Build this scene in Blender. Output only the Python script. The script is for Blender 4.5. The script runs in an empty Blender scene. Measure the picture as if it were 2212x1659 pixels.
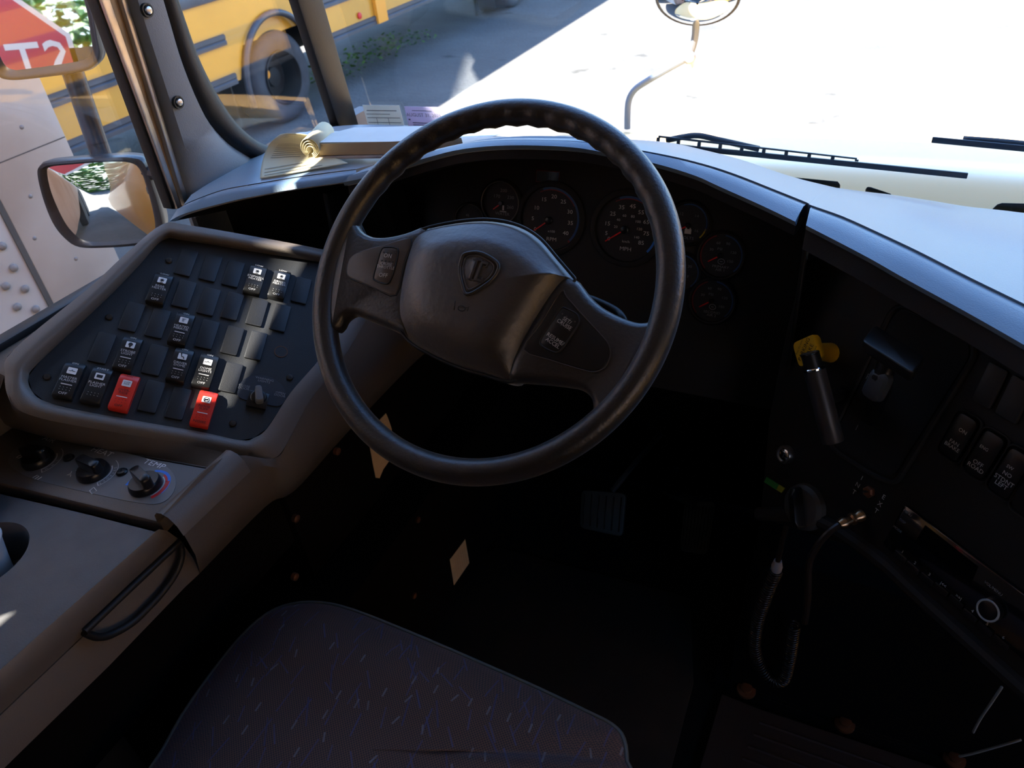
import bpy, math, random
from mathutils import Vector, Matrix
random.seed(7)
SC = bpy.context.scene; COL = SC.collection
V = Vector

# ---------------------------------------------------------------- camera
def _basis(pitch, roll, yaw):
    p, r, y = map(math.radians, (pitch, roll, yaw))
    h = V((0, -math.sin(p), math.cos(p))); rr = V((1, 0, 0)); up = V((0, -math.cos(p), -math.sin(p)))
    c, s = math.cos(r), math.sin(r)
    rz = lambda a: V((c*a.x-s*a.y, s*a.x+c*a.y, a.z))
    h, rr, up = rz(h), rz(rr), rz(up)
    return rr*math.cos(y)-h*math.sin(y), h*math.cos(y)+rr*math.sin(y), up
FPX, CX, CY = 1650.0, 1106.0, 829.5
BR, BF, BU = _basis(36, -6.5, 29)
CAM = V((0, 0, 1.36))
cd = bpy.data.cameras.new('camera'); co = bpy.data.objects.new('camera', cd); COL.objects.link(co)
xc = V((BR.x, BF.x, BU.x)); yc = V((BR.y, BF.y, BU.y)); zc = V((BR.z, BF.z, BU.z))
co.matrix_world = Matrix(((xc.x, -yc.x, -zc.x, CAM.x), (xc.y, -yc.y, -zc.y, CAM.y), (xc.z, -yc.z, -zc.z, CAM.z), (0, 0, 0, 1)))
cd.sensor_fit = 'HORIZONTAL'; cd.sensor_width = 36; cd.lens = FPX/2212*36
cd.clip_start = .02; cd.clip_end = 400
cd.dof.use_dof = True; cd.dof.focus_distance = .98; cd.dof.aperture_fstop = 10
SC.camera = co

# ---------------------------------------------------------------- world, sun, exposure
w = bpy.data.worlds.new('sky'); SC.world = w; w.use_nodes = True
nt = w.node_tree; nt.nodes.clear()
sky = nt.nodes.new('ShaderNodeTexSky'); sky.sky_type = 'NISHITA'; sky.sun_disc = False
sky.sun_elevation = math.radians(52); sky.sun_rotation = math.radians(222); sky.air_density = 1.0; sky.dust_density = .7; sky.ozone_density = 1.3
bg = nt.nodes.new('ShaderNodeBackground'); bg.inputs['Strength'].default_value = .43
wo = nt.nodes.new('ShaderNodeOutputWorld')
tint = nt.nodes.new('ShaderNodeMix'); tint.data_type = 'RGBA'; tint.blend_type = 'MULTIPLY'; tint.inputs[0].default_value = 1; tint.inputs[7].default_value = (.76, .96, 1.18, 1)
nt.links.new(sky.outputs[0], tint.inputs[6]); nt.links.new(tint.outputs[2], bg.inputs['Color']); nt.links.new(bg.outputs[0], wo.inputs['Surface'])
sl = bpy.data.lights.new('sun', 'SUN'); sl.energy = 22; sl.angle = math.radians(.6); sl.color = (1.0, .95, .87)
so = bpy.data.objects.new('sun', sl); COL.objects.link(so)
SUNL = V((1, 1.12, -2)).normalized()
so.rotation_euler = SUNL.to_track_quat('-Z', 'Y').to_euler(); so.location = (-4, -4, 8)
SC.view_settings.view_transform = 'Standard'; SC.view_settings.look = 'None'
SC.view_settings.exposure = 0.9; SC.view_settings.gamma = 1.0
SC.cycles.max_bounces = 8; SC.cycles.transparent_max_bounces = 12; SC.cycles.glossy_bounces = 4; SC.cycles.diffuse_bounces = 4
SC.cycles.sample_clamp_indirect = 6

# ---------------------------------------------------------------- points in the place, from where the photo shows them
def ray(px, py): return xc*((px-CX)/FPX)+yc*((py-CY)/FPX)+zc
def PP(px, py, p0, n):
    d = ray(px, py); n = V(n); return CAM+d*((V(p0)-CAM).dot(n)/d.dot(n))
def PX(px, py, x): return PP(px, py, (x, 0, 0), (1, 0, 0))
def PY(px, py, y): return PP(px, py, (0, y, 0), (0, 1, 0))
def PZ(px, py, z): return PP(px, py, (0, 0, z), (0, 0, 1))

class Plane:
    def __init__(s, o, n, u=None):
        s.o = V(o); s.n = V(n).normalized()
        u = V(u) if u else V((1, 0, 0)); s.u = (u-s.n*u.dot(s.n)).normalized(); s.v = s.n.cross(s.u)
    def __call__(s, px, py, h=0): return PP(px, py, s.o+s.n*h, s.n)
    def off(s, p, h): return p+s.n*h
    def frame(s, px, py, h=0, q=None):
        o = s(px, py, h)
        u = (s(q[0], q[1], h)-o).normalized() if q else s.u
        v = s.n.cross(u); n = s.n
        return Matrix(((u.x, v.x, n.x, o.x), (u.y, v.y, n.y, o.y), (u.z, v.z, n.z, o.z), (0, 0, 0, 1)))

# ---------------------------------------------------------------- materials
def mat(name, col, rough=.5, metal=0, spec=.5, bump=0, bscale=300, var=0, vscale=8, col2=None, coat=0, sheen=0, emis=None, detail=3):
    m = bpy.data.materials.new(name); m.use_nodes = True; t = m.node_tree; b = t.nodes['Principled BSDF']
    b.inputs['Base Color'].default_value = (*col, 1); b.inputs['Roughness'].default_value = rough
    b.inputs['Metallic'].default_value = metal; b.inputs['Specular IOR Level'].default_value = spec
    b.inputs['Coat Weight'].default_value = coat; b.inputs['Coat Roughness'].default_value = .06
    b.inputs['Sheen Weight'].default_value = sheen; b.inputs['Sheen Roughness'].default_value = .45
    tc = t.nodes.new('ShaderNodeTexCoord')
    if var or col2:
        n = t.nodes.new('ShaderNodeTexNoise'); n.inputs['Scale'].default_value = vscale; n.inputs['Detail'].default_value = 6
        t.links.new(tc.outputs['Object'], n.inputs['Vector'])
        r = t.nodes.new('ShaderNodeValToRGB'); t.links.new(n.outputs['Fac'], r.inputs['Fac'])
        c2 = col2 if col2 else tuple(c*(1-var) for c in col)
        r.color_ramp.elements[0].position = .38; r.color_ramp.elements[0].color = (*c2, 1)
        r.color_ramp.elements[1].position = .62; r.color_ramp.elements[1].color = (*col, 1)
        t.links.new(r.outputs['Color'], b.inputs['Base Color'])
    if bump:
        n2 = t.nodes.new('ShaderNodeTexNoise'); n2.inputs['Scale'].default_value = bscale; n2.inputs['Detail'].default_value = detail
        t.links.new(tc.outputs['Object'], n2.inputs['Vector'])
        bp = t.nodes.new('ShaderNodeBump'); bp.inputs['Strength'].default_value = bump; bp.inputs['Distance'].default_value = .001
        t.links.new(n2.outputs['Fac'], bp.inputs['Height']); t.links.new(bp.outputs['Normal'], b.inputs['Normal'])
    if emis:
        b.inputs['Emission Color'].default_value = (*emis[:3], 1); b.inputs['Emission Strength'].default_value = emis[3]
    return m
def glass(name, tint=(.965, .97, .965), ior=1.5, haze=.0):
    m = bpy.data.materials.new(name); m.use_nodes = True; t = m.node_tree; t.nodes.clear()
    o = t.nodes.new('ShaderNodeOutputMaterial'); tr = t.nodes.new('ShaderNodeBsdfTransparent'); tr.inputs[0].default_value = (*tint, 1)
    gl = t.nodes.new('ShaderNodeBsdfGlossy'); gl.inputs['Roughness'].default_value = .02
    ge = t.nodes.new('ShaderNodeNewGeometry'); dp = t.nodes.new('ShaderNodeVectorMath'); dp.operation = 'DOT_PRODUCT'
    t.links.new(ge.outputs['Normal'], dp.inputs[0]); t.links.new(ge.outputs['Incoming'], dp.inputs[1])
    def mth(op, a, b):
        q = t.nodes.new('ShaderNodeMath'); q.operation = op
        for i, x in enumerate((a, b)):
            if x is None: continue
            if isinstance(x, (int, float)): q.inputs[i].default_value = x
            else: t.links.new(x, q.inputs[i])
        return q.outputs[0]
    f0 = ((ior-1)/(ior+1))**2
    fr_ = mth('ADD', mth('MULTIPLY', mth('POWER', mth('SUBTRACT', 1.0, mth('ABSOLUTE', dp.outputs['Value'], None)), 5.0), 1-f0), f0)
    mx = t.nodes.new('ShaderNodeMixShader'); t.links.new(fr_, mx.inputs[0]); t.links.new(tr.outputs[0], mx.inputs[1]); t.links.new(gl.outputs[0], mx.inputs[2])
    last = mx
    if haze:
        df = t.nodes.new('ShaderNodeBsdfTranslucent'); df.inputs[0].default_value = (.8, .85, .9, 1)
        n = t.nodes.new('ShaderNodeTexNoise'); n.inputs['Scale'].default_value = 4; n.inputs['Detail'].default_value = 5
        mp = t.nodes.new('ShaderNodeMath'); mp.operation = 'MULTIPLY'; mp.inputs[1].default_value = haze
        t.links.new(n.outputs['Fac'], mp.inputs[0])
        m2 = t.nodes.new('ShaderNodeMixShader'); t.links.new(mp.outputs[0], m2.inputs[0]); t.links.new(mx.outputs[0], m2.inputs[1]); t.links.new(df.outputs[0], m2.inputs[2]); last = m2
    t.links.new(last.outputs[0], o.inputs[0]); return m
def paperglow(name, col):
    m = bpy.data.materials.new(name); m.use_nodes = True; t = m.node_tree; t.nodes.clear()
    o = t.nodes.new('ShaderNodeOutputMaterial'); a = t.nodes.new('ShaderNodeBsdfDiffuse'); a.inputs[0].default_value = (*col, 1)
    b = t.nodes.new('ShaderNodeBsdfTranslucent'); b.inputs[0].default_value = (*col, 1); x = t.nodes.new('ShaderNodeMixShader'); x.inputs[0].default_value = .45
    t.links.new(a.outputs[0], x.inputs[1]); t.links.new(b.outputs[0], x.inputs[2]); t.links.new(x.outputs[0], o.inputs[0]); return m
M = dict(
 dash=mat('blue grey soft dash plastic', (.125, .20, .275), .38, bump=.25, bscale=600, spec=.9, sheen=.5),
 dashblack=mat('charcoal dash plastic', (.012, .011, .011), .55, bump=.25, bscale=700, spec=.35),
 fascia=mat('black fascia plastic', (.016, .014, .013), .6, bump=.2, bscale=700, spec=.3),
 console=mat('warm grey console plastic', (.14, .115, .095), .45, bump=.25, bscale=700, spec=.5),
 lid=mat('armrest lid plastic', (.115, .112, .11), .5, bump=.25, bscale=700, spec=.5, var=.12, vscale=30),
 plate=mat('black switch plate', (.018, .019, .021), .6, bump=.3, bscale=900, spec=.45),
 blank=mat('black blank cover', (.012, .0125, .0145), .5, bump=.2, bscale=900, spec=.5),
 rocker=mat('black rocker plastic', (.014, .014, .014), .35, spec=.5),
 red=mat('red rocker plastic', (.75, .035, .018), .35, spec=.5),
 white=mat('white print', (.8, .8, .8), .5),
 grey=mat('grey print', (.62, .60, .58), .5),
 dimprint=mat('dim grey print', (.26, .26, .27), .5),
 black=mat('black print', (.01, .01, .01), .5),
 redp=mat('red print', (.7, .02, .02), .5),
 bluep=mat('blue print', (.03, .2, .75), .5),
 bluedim=mat('dark blue print', (.02, .08, .22), .5),
 reddim=mat('dark red print', (.2, .015, .015), .5),
 yellowp=mat('yellow print', (.8, .55, .02), .5),
 leather=mat('black leather grain', (.018, .015, .013), .36, bump=.5, bscale=260, spec=.9, detail=6, sheen=.22),
 pad=mat('leather grain airbag pad', (.038, .030, .025), .40, bump=.5, bscale=170, spec=1.0, detail=8, sheen=.5),
 pod=mat('smooth wheel pod plastic', (.085, .07, .06), .33, spec=.5, bump=.08, bscale=600),
 knob=mat('glossy black knob', (.008, .008, .009), .28, spec=.5),
 screw=mat('dark screw', (.07, .055, .045), .35, metal=.8),
 needle=mat('red needle', (.85, .015, .015), .35),
 dial=mat('dial face', (.012, .011, .011), .6),
 chrome=mat('chrome', (.75, .75, .76), .12, metal=1),
 steel=mat('satin steel', (.45, .44, .43), .3, metal=1),
 pillar=mat('grey pillar trim', (.24, .26, .275), .5, bump=.3, bscale=600),
 rubber=mat('black rubber', (.007, .007, .007), .5, bump=.2, bscale=400),
 alu=mat('anodised aluminium channel', (.62, .58, .53), .35, metal=.9, var=.15, vscale=30),
 tan=mat('tan channel liner', (.55, .36, .18), .5, var=.3, vscale=20),
 wall=mat('grey bus interior wall', (.14, .13, .12), .6),
 ceil=mat('cream ceiling', (.25, .22, .19), .6),
 blackwall=mat('black painted metal', (.0025, .002, .0018), .8, spec=.12),
 floor=mat('black rubber floor', (.006, .0045, .0035), .8, spec=.2, bump=.4, bscale=120, var=.5, vscale=10),
 matt=mat('brown floor mat', (.022, .014, .009), .8, bump=.4, bscale=200, var=.4, vscale=12),
 rib=mat('ribbed step rubber', (.03, .016, .012), .7, bump=.3, bscale=200),
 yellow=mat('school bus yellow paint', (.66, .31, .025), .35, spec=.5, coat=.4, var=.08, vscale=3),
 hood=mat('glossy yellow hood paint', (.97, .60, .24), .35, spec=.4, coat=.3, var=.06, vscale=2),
 rail=mat('black rub rail', (.055, .062, .08), .4, var=.2, vscale=5),
 tyre=mat('tyre rubber', (.05, .055, .065), .75, bump=.4, bscale=40, var=.3, vscale=6),
 under=mat('black underbody', (.006, .006, .006), .8),
 orange=mat('orange marker', (.9, .35, .02), .4),
 busglass=mat('dark bus window', (.03, .035, .04), .1, spec=.8),
 trailer=mat('stained white trailer skin', (.66, .62, .575), .55, col2=(.56, .49, .43), vscale=3, bump=.3, bscale=30),
 trailerb=mat('beige stained trailer rail', (.58, .51, .44), .55, col2=(.48, .40, .33), vscale=4, bump=.4, bscale=40),
 rivet=mat('grey rivet', (.27, .24, .22), .5),
 seam=mat('grimy seam', (.10, .09, .08), .7),
 mirror=mat('mirror glass', (.92, .93, .93), .015, metal=1),
 mirrorb=mat('black mirror housing', (.025, .024, .028), .35, spec=.5),
 signred=mat('stop sign red', (.62, .03, .04), .35, spec=.5),
 signwhite=mat('stop sign white', (.85, .85, .85), .4),
 leaf=mat('hedge leaves', (.10, .22, .03), .6, col2=(.02, .06, .01), vscale=9),
 paper=mat('paper', (.88, .87, .80), .7, var=.04, vscale=20),
 pages=mat('yellowed page', (.72, .64, .42), .7, var=.08, vscale=12),
 pageedge=mat('page edges', (.50, .38, .24), .8, bump=.4, bscale=900),
 certp=paperglow('certificate paper', (.80, .79, .74)), lilac=paperglow('lilac certificate paper', (.66, .60, .74)), lilac_=mat('lilac certificate paper', (.62, .56, .68), .7),
 ink=mat('ink', (.16, .15, .16), .6),
 label=mat('cream label', (.80, .53, .27), .6, var=.06, vscale=40),  # warm orange light on the cream paper is put into its colour
 labelred=mat('red label print', (.75, .12, .05), .6),
 ykn=mat('yellow knob plastic', (.80, .42, .01), .4),
 green=mat('green tag', (.02, .25, .04), .5),
 yelgreen=mat('yellow green tag', (.35, .35, .02), .5),
 brass=mat('brass plug', (.55, .35, .2), .3, metal=1),
 copper=mat('rusty bolt', (.14, .05, .02), .5, metal=.4),
 cord=mat('black cord', (.02, .012, .009), .3, spec=.6),
 cup=mat('grey plastic cup', (.42, .42, .43), .35),
 display=mat('radio display', (.006, .006, .007), .08, spec=.8),
 wire=mat('pale wire', (.30, .30, .28), .5),
 wiper=mat('black wiper', (.012, .014, .018), .4, spec=.5),
 glass=glass('window glass'), wglass=glass('windshield glass', haze=.0), dialglass=glass('gauge lens', (1, 1, 1)),
)

# ---------------------------------------------------------------- mesh tools
class G:
    def __init__(s): s.v = []; s.f = []; s.mi = []; s.k = 0
    def add(s, vs, fs, m=None):
        o = len(s.v); s.v += [(m @ V(p)) if m else V(p) for p in vs]; s.f += [tuple(i+o for i in f) for f in fs]; s.mi += [s.k]*len(fs); return s
    def box(s, sx, sy, sz, m=None, c=(0, 0, 0)):
        a, b, d = sx/2, sy/2, sz/2
        vs = [(c[0]+x*a, c[1]+y*b, c[2]+z*d) for z in (-1, 1) for y in (-1, 1) for x in (-1, 1)]
        return s.add(vs, [(0, 2, 3, 1), (4, 5, 7, 6), (0, 1, 5, 4), (2, 6, 7, 3), (0, 4, 6, 2), (1, 3, 7, 5)], m)
    def lathe(s, prof, seg=32, m=None, caps=True):
        vs = []; fs = []
        for (r, z) in prof:
            for k in range(seg): a = 2*math.pi*k/seg; vs.append((r*math.cos(a), r*math.sin(a), z))
        for i in range(len(prof)-1):
            for k in range(seg):
                k2 = (k+1) % seg; fs.append((i*seg+k, i*seg+k2, (i+1)*seg+k2, (i+1)*seg+k))
        if caps: fs.append(tuple(range(seg))[::-1]); fs.append(tuple((len(prof)-1)*seg+k for k in range(seg)))
        return s.add(vs, fs, m)
    def prism(s, poly, z0, z1, m=None):
        n = len(poly); vs = [(p[0], p[1], z0) for p in poly]+[(p[0], p[1], z1) for p in poly]
        fs = [tuple(range(n))[::-1], tuple(range(n, 2*n))]+[(i, (i+1) % n, (i+1) % n+n, i+n) for i in range(n)]
        return s.add(vs, fs, m)
    def slab(s, pts, n, t):           # world polygon given a thickness t along -n
        n = V(n).normalized(); k = len(pts); vs = [V(p) for p in pts]+[V(p)-n*t for p in pts]
        return s.add(vs, [tuple(range(k)), tuple(range(k, 2*k))[::-1]]+[(i, i+k, (i+1) % k+k, (i+1) % k) for i in range(k)])
    def loft(s, rails, closed=False, sub=1, m=None):
        n = len(rails[0]); vs = [p for r in rails for p in r]; fs = []
        for i in range(len(rails)-1):
            for k in range(n if closed else n-1):
                k2 = (k+1) % n; fs.append((i*n+k, i*n+k2, (i+1)*n+k2, (i+1)*n+k))
        return s.add(vs, fs, m)
    def tube(s, path, r, seg=10, closed=False, m=None, cap=True):
        path = [V(p) for p in path]; n = len(path); rs = r if isinstance(r, (list, tuple)) else [r]*n
        vs = []; fs = []; prev = None
        for i, p in enumerate(path):
            if closed: t = path[(i+1) % n]-path[i-1]
            else: t = path[min(i+1, n-1)]-path[max(i-1, 0)]
            t.normalize()
            if prev is None:
                a = V((0, 0, 1)) if abs(t.z) < .9 else V((1, 0, 0)); x = t.cross(a).normalized()
            else: x = (prev-t*prev.dot(t)).normalized()
            prev = x; y = t.cross(x)
            for k in range(seg): a = 2*math.pi*k/seg; vs.append(p+x*math.cos(a)*rs[i]+y*math.sin(a)*rs[i])
        for i in range(n if closed else n-1):
            j = (i+1) % n
            for k in range(seg):
                k2 = (k+1) % seg; fs.append((i*seg+k, i*seg+k2, j*seg+k2, j*seg+k))
        if not closed and cap: fs.append(tuple(range(seg))[::-1]); fs.append(tuple((n-1)*seg+k for k in range(seg)))
        return s.add(vs, fs, m)
    def dome(s, outline, prof, n):    # outline: world loop; prof: (scale, height) rings; closed on top
        n = V(n).normalized(); c = sum((V(p) for p in outline), V())/len(outline); rings = []
        for sc, h in prof: rings.append([c+(V(p)-c)*sc+n*h for p in outline])
        o = len(s.v); s.loft(rings, closed=True); k = len(outline)
        s.f.append(tuple(o+(len(prof)-1)*k+i for i in range(k))); s.mi.append(s.k)
        s.f.append(tuple(o+i for i in range(k))[::-1]); s.mi.append(s.k); return s

def crom(pts, sub=6, closed=False):
    pts = [V(p) for p in pts]; n = len(pts); out = []
    for i in range(n if closed else n-1):
        g = (lambda j: pts[j % n]) if closed else (lambda j: pts[max(0, min(n-1, j))])
        a, b, c, d = g(i-1), g(i), g(i+1), g(i+2)
        for k in range(sub):
            t = k/sub; out.append(.5*((2*b)+(c-a)*t+(2*a-5*b+4*c-d)*t*t+(3*b-a-3*c+d)*t**3))
    if not closed: out.append(pts[-1])
    return out
def rpoly(pts, r, seg=5):
    pts = [V(p) for p in pts]; out = []; n = len(pts)
    for i in range(n):
        p = pts[i]; a = pts[i-1]-p; b = pts[(i+1) % n]-p
        d = min(r, a.length*.45, b.length*.45); a = p+a.normalized()*d; b = p+b.normalized()*d
        for k in range(seg+1):
            t = k/seg; out.append(a*(1-t)**2+p*2*t*(1-t)+b*t*t)
    return out

WM = {}
def obj(name, g, m, parent=None, smooth=True, bevel=0, bseg=2, sharp=35, label=None, sub=0, solid=0):
    inv = WM[parent.name].inverted() if parent else None
    me = bpy.data.meshes.new(name)
    vs = [(inv @ p) if inv else p for p in g.v]
    me.from_pydata([tuple(p) for p in vs], [], g.f)
    ms = m if isinstance(m, (list, tuple)) else [m]
    for q in ms: me.materials.append(M[q] if isinstance(q, str) else q)
    if len(ms) > 1: me.polygons.foreach_set('material_index', g.mi)
    if smooth: me.polygons.foreach_set('use_smooth', [True]*len(me.polygons))
    me.validate(); me.update()
    o = bpy.data.objects.new(name, me); COL.objects.link(o)
    if parent: o.parent = parent; WM[o.name] = WM[parent.name]
    else: WM[o.name] = Matrix.Identity(4)
    if solid:
        md = o.modifiers.new('s', 'SOLIDIFY'); md.thickness = solid; md.offset = -1
    if sub:
        md = o.modifiers.new('u', 'SUBSURF'); md.levels = sub; md.render_levels = sub
    if bevel:
        md = o.modifiers.new('b', 'BEVEL'); md.width = bevel; md.segments = bseg; md.limit_method = 'ANGLE'; md.angle_limit = math.radians(40)
    if smooth and sharp:
        md = o.modifiers.new('e', 'EDGE_SPLIT'); md.split_angle = math.radians(sharp)
    if label: o['label'] = label
    return o
def tag(o, label, cat, group=None, kind=None):
    o['label'] = label; o['category'] = cat
    if group: o['group'] = group
    if kind: o['kind'] = kind
    return o
def thing(name, label, cat, mtx=None, group=None):
    o = bpy.data.objects.new(name, None); COL.objects.link(o); o.empty_display_size = .02
    mtx = mtx if isinstance(mtx, Matrix) else Matrix.Translation(V(mtx) if mtx is not None else V())
    o.matrix_world = mtx; WM[o.name] = mtx.copy(); return tag(o, label, cat, group)
def struct(o):
    o['kind'] = 'structure'; return o
_tc = {}
def letters(body, size):
    if body not in _tc:
        cu = bpy.data.curves.new('t', 'FONT'); cu.body = body; cu.size = 1; cu.align_x = 'CENTER'; cu.align_y = 'CENTER'; cu.resolution_u = 2; cu.space_line = .85
        ob = bpy.data.objects.new('t', cu); COL.objects.link(ob)
        dg = bpy.context.evaluated_depsgraph_get(); me = bpy.data.meshes.new_from_object(ob.evaluated_get(dg))
        _tc[body] = ([tuple(v.co) for v in me.vertices], [tuple(p.vertices) for p in me.polygons])
        bpy.data.objects.remove(ob); bpy.data.curves.remove(cu); bpy.data.meshes.remove(me)
    vs, fs = _tc[body]
    return [(x*size, y*size, 0) for x, y, z in vs], fs
def text(g, body, size, m, sx=1.0, h=0.0004):
    vs, fs = letters(body, size); g.add([(x*sx, y, h) for x, y, z in vs], fs, m); return g
def T(x, y, z=0): return Matrix.Translation((x, y, z))
def Rz(a): return Matrix.Rotation(math.radians(a), 4, 'Z')
def lookm(o, x, z):                 # frame with x axis and z axis
    z = V(z).normalized(); x = V(x); x = (x-z*x.dot(z)).normalized(); y = z.cross(x); o = V(o)
    return Matrix(((x.x, y.x, z.x, o.x), (x.y, y.y, z.y, o.y), (x.z, y.z, z.z, o.z), (0, 0, 0, 1)))

# ================================================================ THE SETTING
GZ = -.95
def boxw(g, x0, x1, y0, y1, z0, z1): return g.box(x1-x0, y1-y0, z1-z0, T((x0+x1)/2, (y0+y1)/2, (z0+z1)/2))
# yard ground (sunlit and shaded asphalt)
gm = bpy.data.materials.new('asphalt yard'); gm.use_nodes = True; t = gm.node_tree; b = t.nodes['Principled BSDF']; b.inputs['Roughness'].default_value = .9
tc = t.nodes.new('ShaderNodeTexCoord'); n1 = t.nodes.new('ShaderNodeTexNoise'); n1.inputs['Scale'].default_value = .9; n1.inputs['Detail'].default_value = 10; n1.inputs['Roughness'].default_value = .65
r = t.nodes.new('ShaderNodeValToRGB'); r.color_ramp.elements[0].position = .3; r.color_ramp.elements[0].color = (.075, .073, .07, 1); r.color_ramp.elements[1].position = .7; r.color_ramp.elements[1].color = (.13, .125, .117, 1)
t.links.new(tc.outputs['Object'], n1.inputs['Vector']); t.links.new(n1.outputs['Fac'], r.inputs['Fac'])
n2 = t.nodes.new('ShaderNodeTexNoise'); n2.inputs['Scale'].default_value = 2.3; n2.inputs['Detail'].default_value = 8; t.links.new(tc.outputs['Object'], n2.inputs['Vector'])
r2 = t.nodes.new('ShaderNodeValToRGB'); r2.color_ramp.elements[0].position = .66; r2.color_ramp.elements[0].color = (1, 1, 1, 1); r2.color_ramp.elements[1].position = .72; r2.color_ramp.elements[1].color = (.45, .45, .42, 1)
mx = t.nodes.new('ShaderNodeMix'); mx.data_type = 'RGBA'; mx.blend_type = 'MULTIPLY'; mx.inputs[0].default_value = 1
t.links.new(n2.outputs['Fac'], r2.inputs['Fac']); t.links.new(r.outputs['Color'], mx.inputs[6]); t.links.new(r2.outputs['Color'], mx.inputs[7]); t.links.new(mx.outputs[2], b.inputs['Base Color'])
bp = t.nodes.new('ShaderNodeBump'); bp.inputs['Strength'].default_value = .5; bp.inputs['Distance'].default_value = .02; n3 = t.nodes.new('ShaderNodeTexNoise'); n3.inputs['Scale'].default_value = 30
t.links.new(tc.outputs['Object'], n3.inputs['Vector']); t.links.new(n3.outputs['Fac'], bp.inputs['Height']); t.links.new(bp.outputs['Normal'], b.inputs['Normal'])
g = G(); g.add([(-90, -60, GZ), (90, -60, GZ), (90, 120, GZ), (-90, 120, GZ)], [(0, 1, 2, 3)]); struct(obj('ground', g, gm, smooth=False))

WX = -1.02; RX = 1.38
# cab floor with firewall
g = G(); boxw(g, WX-.03, RX+.03, -6, 1.42, -.05, 0); struct(obj('floor', g, 'floor', smooth=False))
g = G(); boxw(g, WX-.02, RX+.02, 1.36, 1.40, -.2, .74); struct(obj('wall_front', g, 'blackwall', smooth=False))
g = G(); boxw(g, WX-.03, RX+.03, -6.05, -6, -.05, 2.0); struct(obj('wall_back', g, 'wall', smooth=False))
g = G(); boxw(g, WX-.05, RX+.05, -6.05, 1.14, 1.90, 1.97); struct(obj('ceiling', g, 'ceil', smooth=False))
# left wall: solid below the sill and above the driver's window
g = G()
boxw(g, WX-.03, WX, -6, .84, -.05, .862); boxw(g, WX-.03, WX, -6, .86, 1.45, 1.96); boxw(g, WX-.03, WX, -6, -.20, .862, 1.45)
boxw(g, WX-.03, WX, .84, 1.36, -.05, .905)
g.k = 1; boxw(g, WX-.055, WX-.031, -6, 1.30, -.35, .852); boxw(g, WX-.055, WX-.031, -6, -.21, .852, 1.96); boxw(g, WX-.055, WX-.031, -.21, .86, 1.447, 1.96)
struct(obj('wall_left', g, ['wall', 'yellow'], smooth=False))
# right wall with the entrance door opening
g = G()
boxw(g, RX, RX+.03, -6, -.2, -.05, .85); boxw(g, RX, RX+.03, -6, -.2, 1.40, 1.96); boxw(g, RX, RX+.03, -.2, .2, -.05, 1.96); boxw(g, RX, RX+.03, -6, -1.6, .85, 1.55)
boxw(g, RX, RX+.03, .2, 1.05, 1.12, 1.96); boxw(g, RX, RX+.03, 1.05, 1.38, -.05, .85); boxw(g, RX, RX+.03, 1.05, 1.25, .85, 1.96)
struct(obj('wall_right', g, 'wall', smooth=False))
g = G()
boxw(g, RX, RX+.02, .2, .25, 0, 1.12); boxw(g, RX, RX+.02, .6, .66, 0, 1.12); boxw(g, RX, RX+.02, 1.0, 1.05, 0, 1.12); boxw(g, RX, RX+.02, .2, 1.05, .5, .56); boxw(g, RX, RX+.02, .2, 1.05, 0, .12)
door = struct(obj('door_1', g, 'rubber', smooth=False))
g = G(); boxw(g, RX+.008, RX+.012, .25, 1.0, .12, 1.12); obj('pane', g, 'glass', door, smooth=False)

# ---- driver's side window: gasket, aluminium channel, liner, pane
WP = Plane((WX, 0, 0), (1, 0, 0), (0, -1, 0))
def strip(px_a, px_b, x, thick, name, m, parent, extra=0):
    a = [PX(*p, x) for p in px_a]; b = [PX(*p, x) for p in px_b]
    g = G(); g.slab(a+b[::-1], (1, 0, 0), thick); return obj(name, g, m, parent, bevel=.002)
win = thing('window_1', 'x', 'x', (WX, .4, .9)); del win['label']; del win['category']; struct(win)
def ext(p, q, z):      # extend a straight line of px points on the wall up to height z
    a, b = PX(*p, WX), PX(*q, WX); d = (a-b).normalized(); return a+d*((z-a.z)/d.z)
def pillar_strip(p0, p1, q0, q1, x, th, name, m, par):
    a0, a1, b0, b1 = PX(*p0, x), PX(*p1, x), PX(*q0, x), PX(*q1, x)
    up = lambda a, b: a+(a-b)*((1.45-a.z)/(a.z-b.z)) if a.z < 1.45 else a
    g = G(); g.slab([up(a0, a1), a1, b1, up(b0, b1)], (1, 0, 0), th); return obj(name, g, m, par, bevel=.0015)
pillar_strip((208, 0), (372, 452), (220, 0), (384, 452), WX+.004, .02, 'gasket', 'rubber', win)
pillar_strip((219, 0), (384, 452), (239, 0), (393, 448), WX+.010, .02, 'channel', 'alu', win)
pillar_strip((238, 0), (392, 449), (265, 0), (403, 446), WX+.003, .01, 'channel_liner', 'tan', win)
pillar_strip((263, 0), (401, 446), (275, 0), (411, 443), WX+.012, .02, 'channel', 'alu', win)
g = G(); boxw(g, WX-.02, WX+.006, -.20, .80, .855, .872); obj('gasket', g, 'rubber', win, bevel=.003)
g = G(); boxw(g, WX-.02, WX+.006, -.20, .82, 1.44, 1.46); obj('gasket', g, 'rubber', win, bevel=.003)
g = G(); boxw(g, WX-.028, WX+.010, -.11, .20, .868, 1.45); obj('sun_block_bar', g, 'alu', win, bevel=.003)  # unseen wide bar, added to keep sun off the lower console
g = G(); boxw(g, WX-.022, WX-.018, -.20, .84, .86, 1.45); obj('pane', g, 'glass', win, smooth=False)

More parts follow.
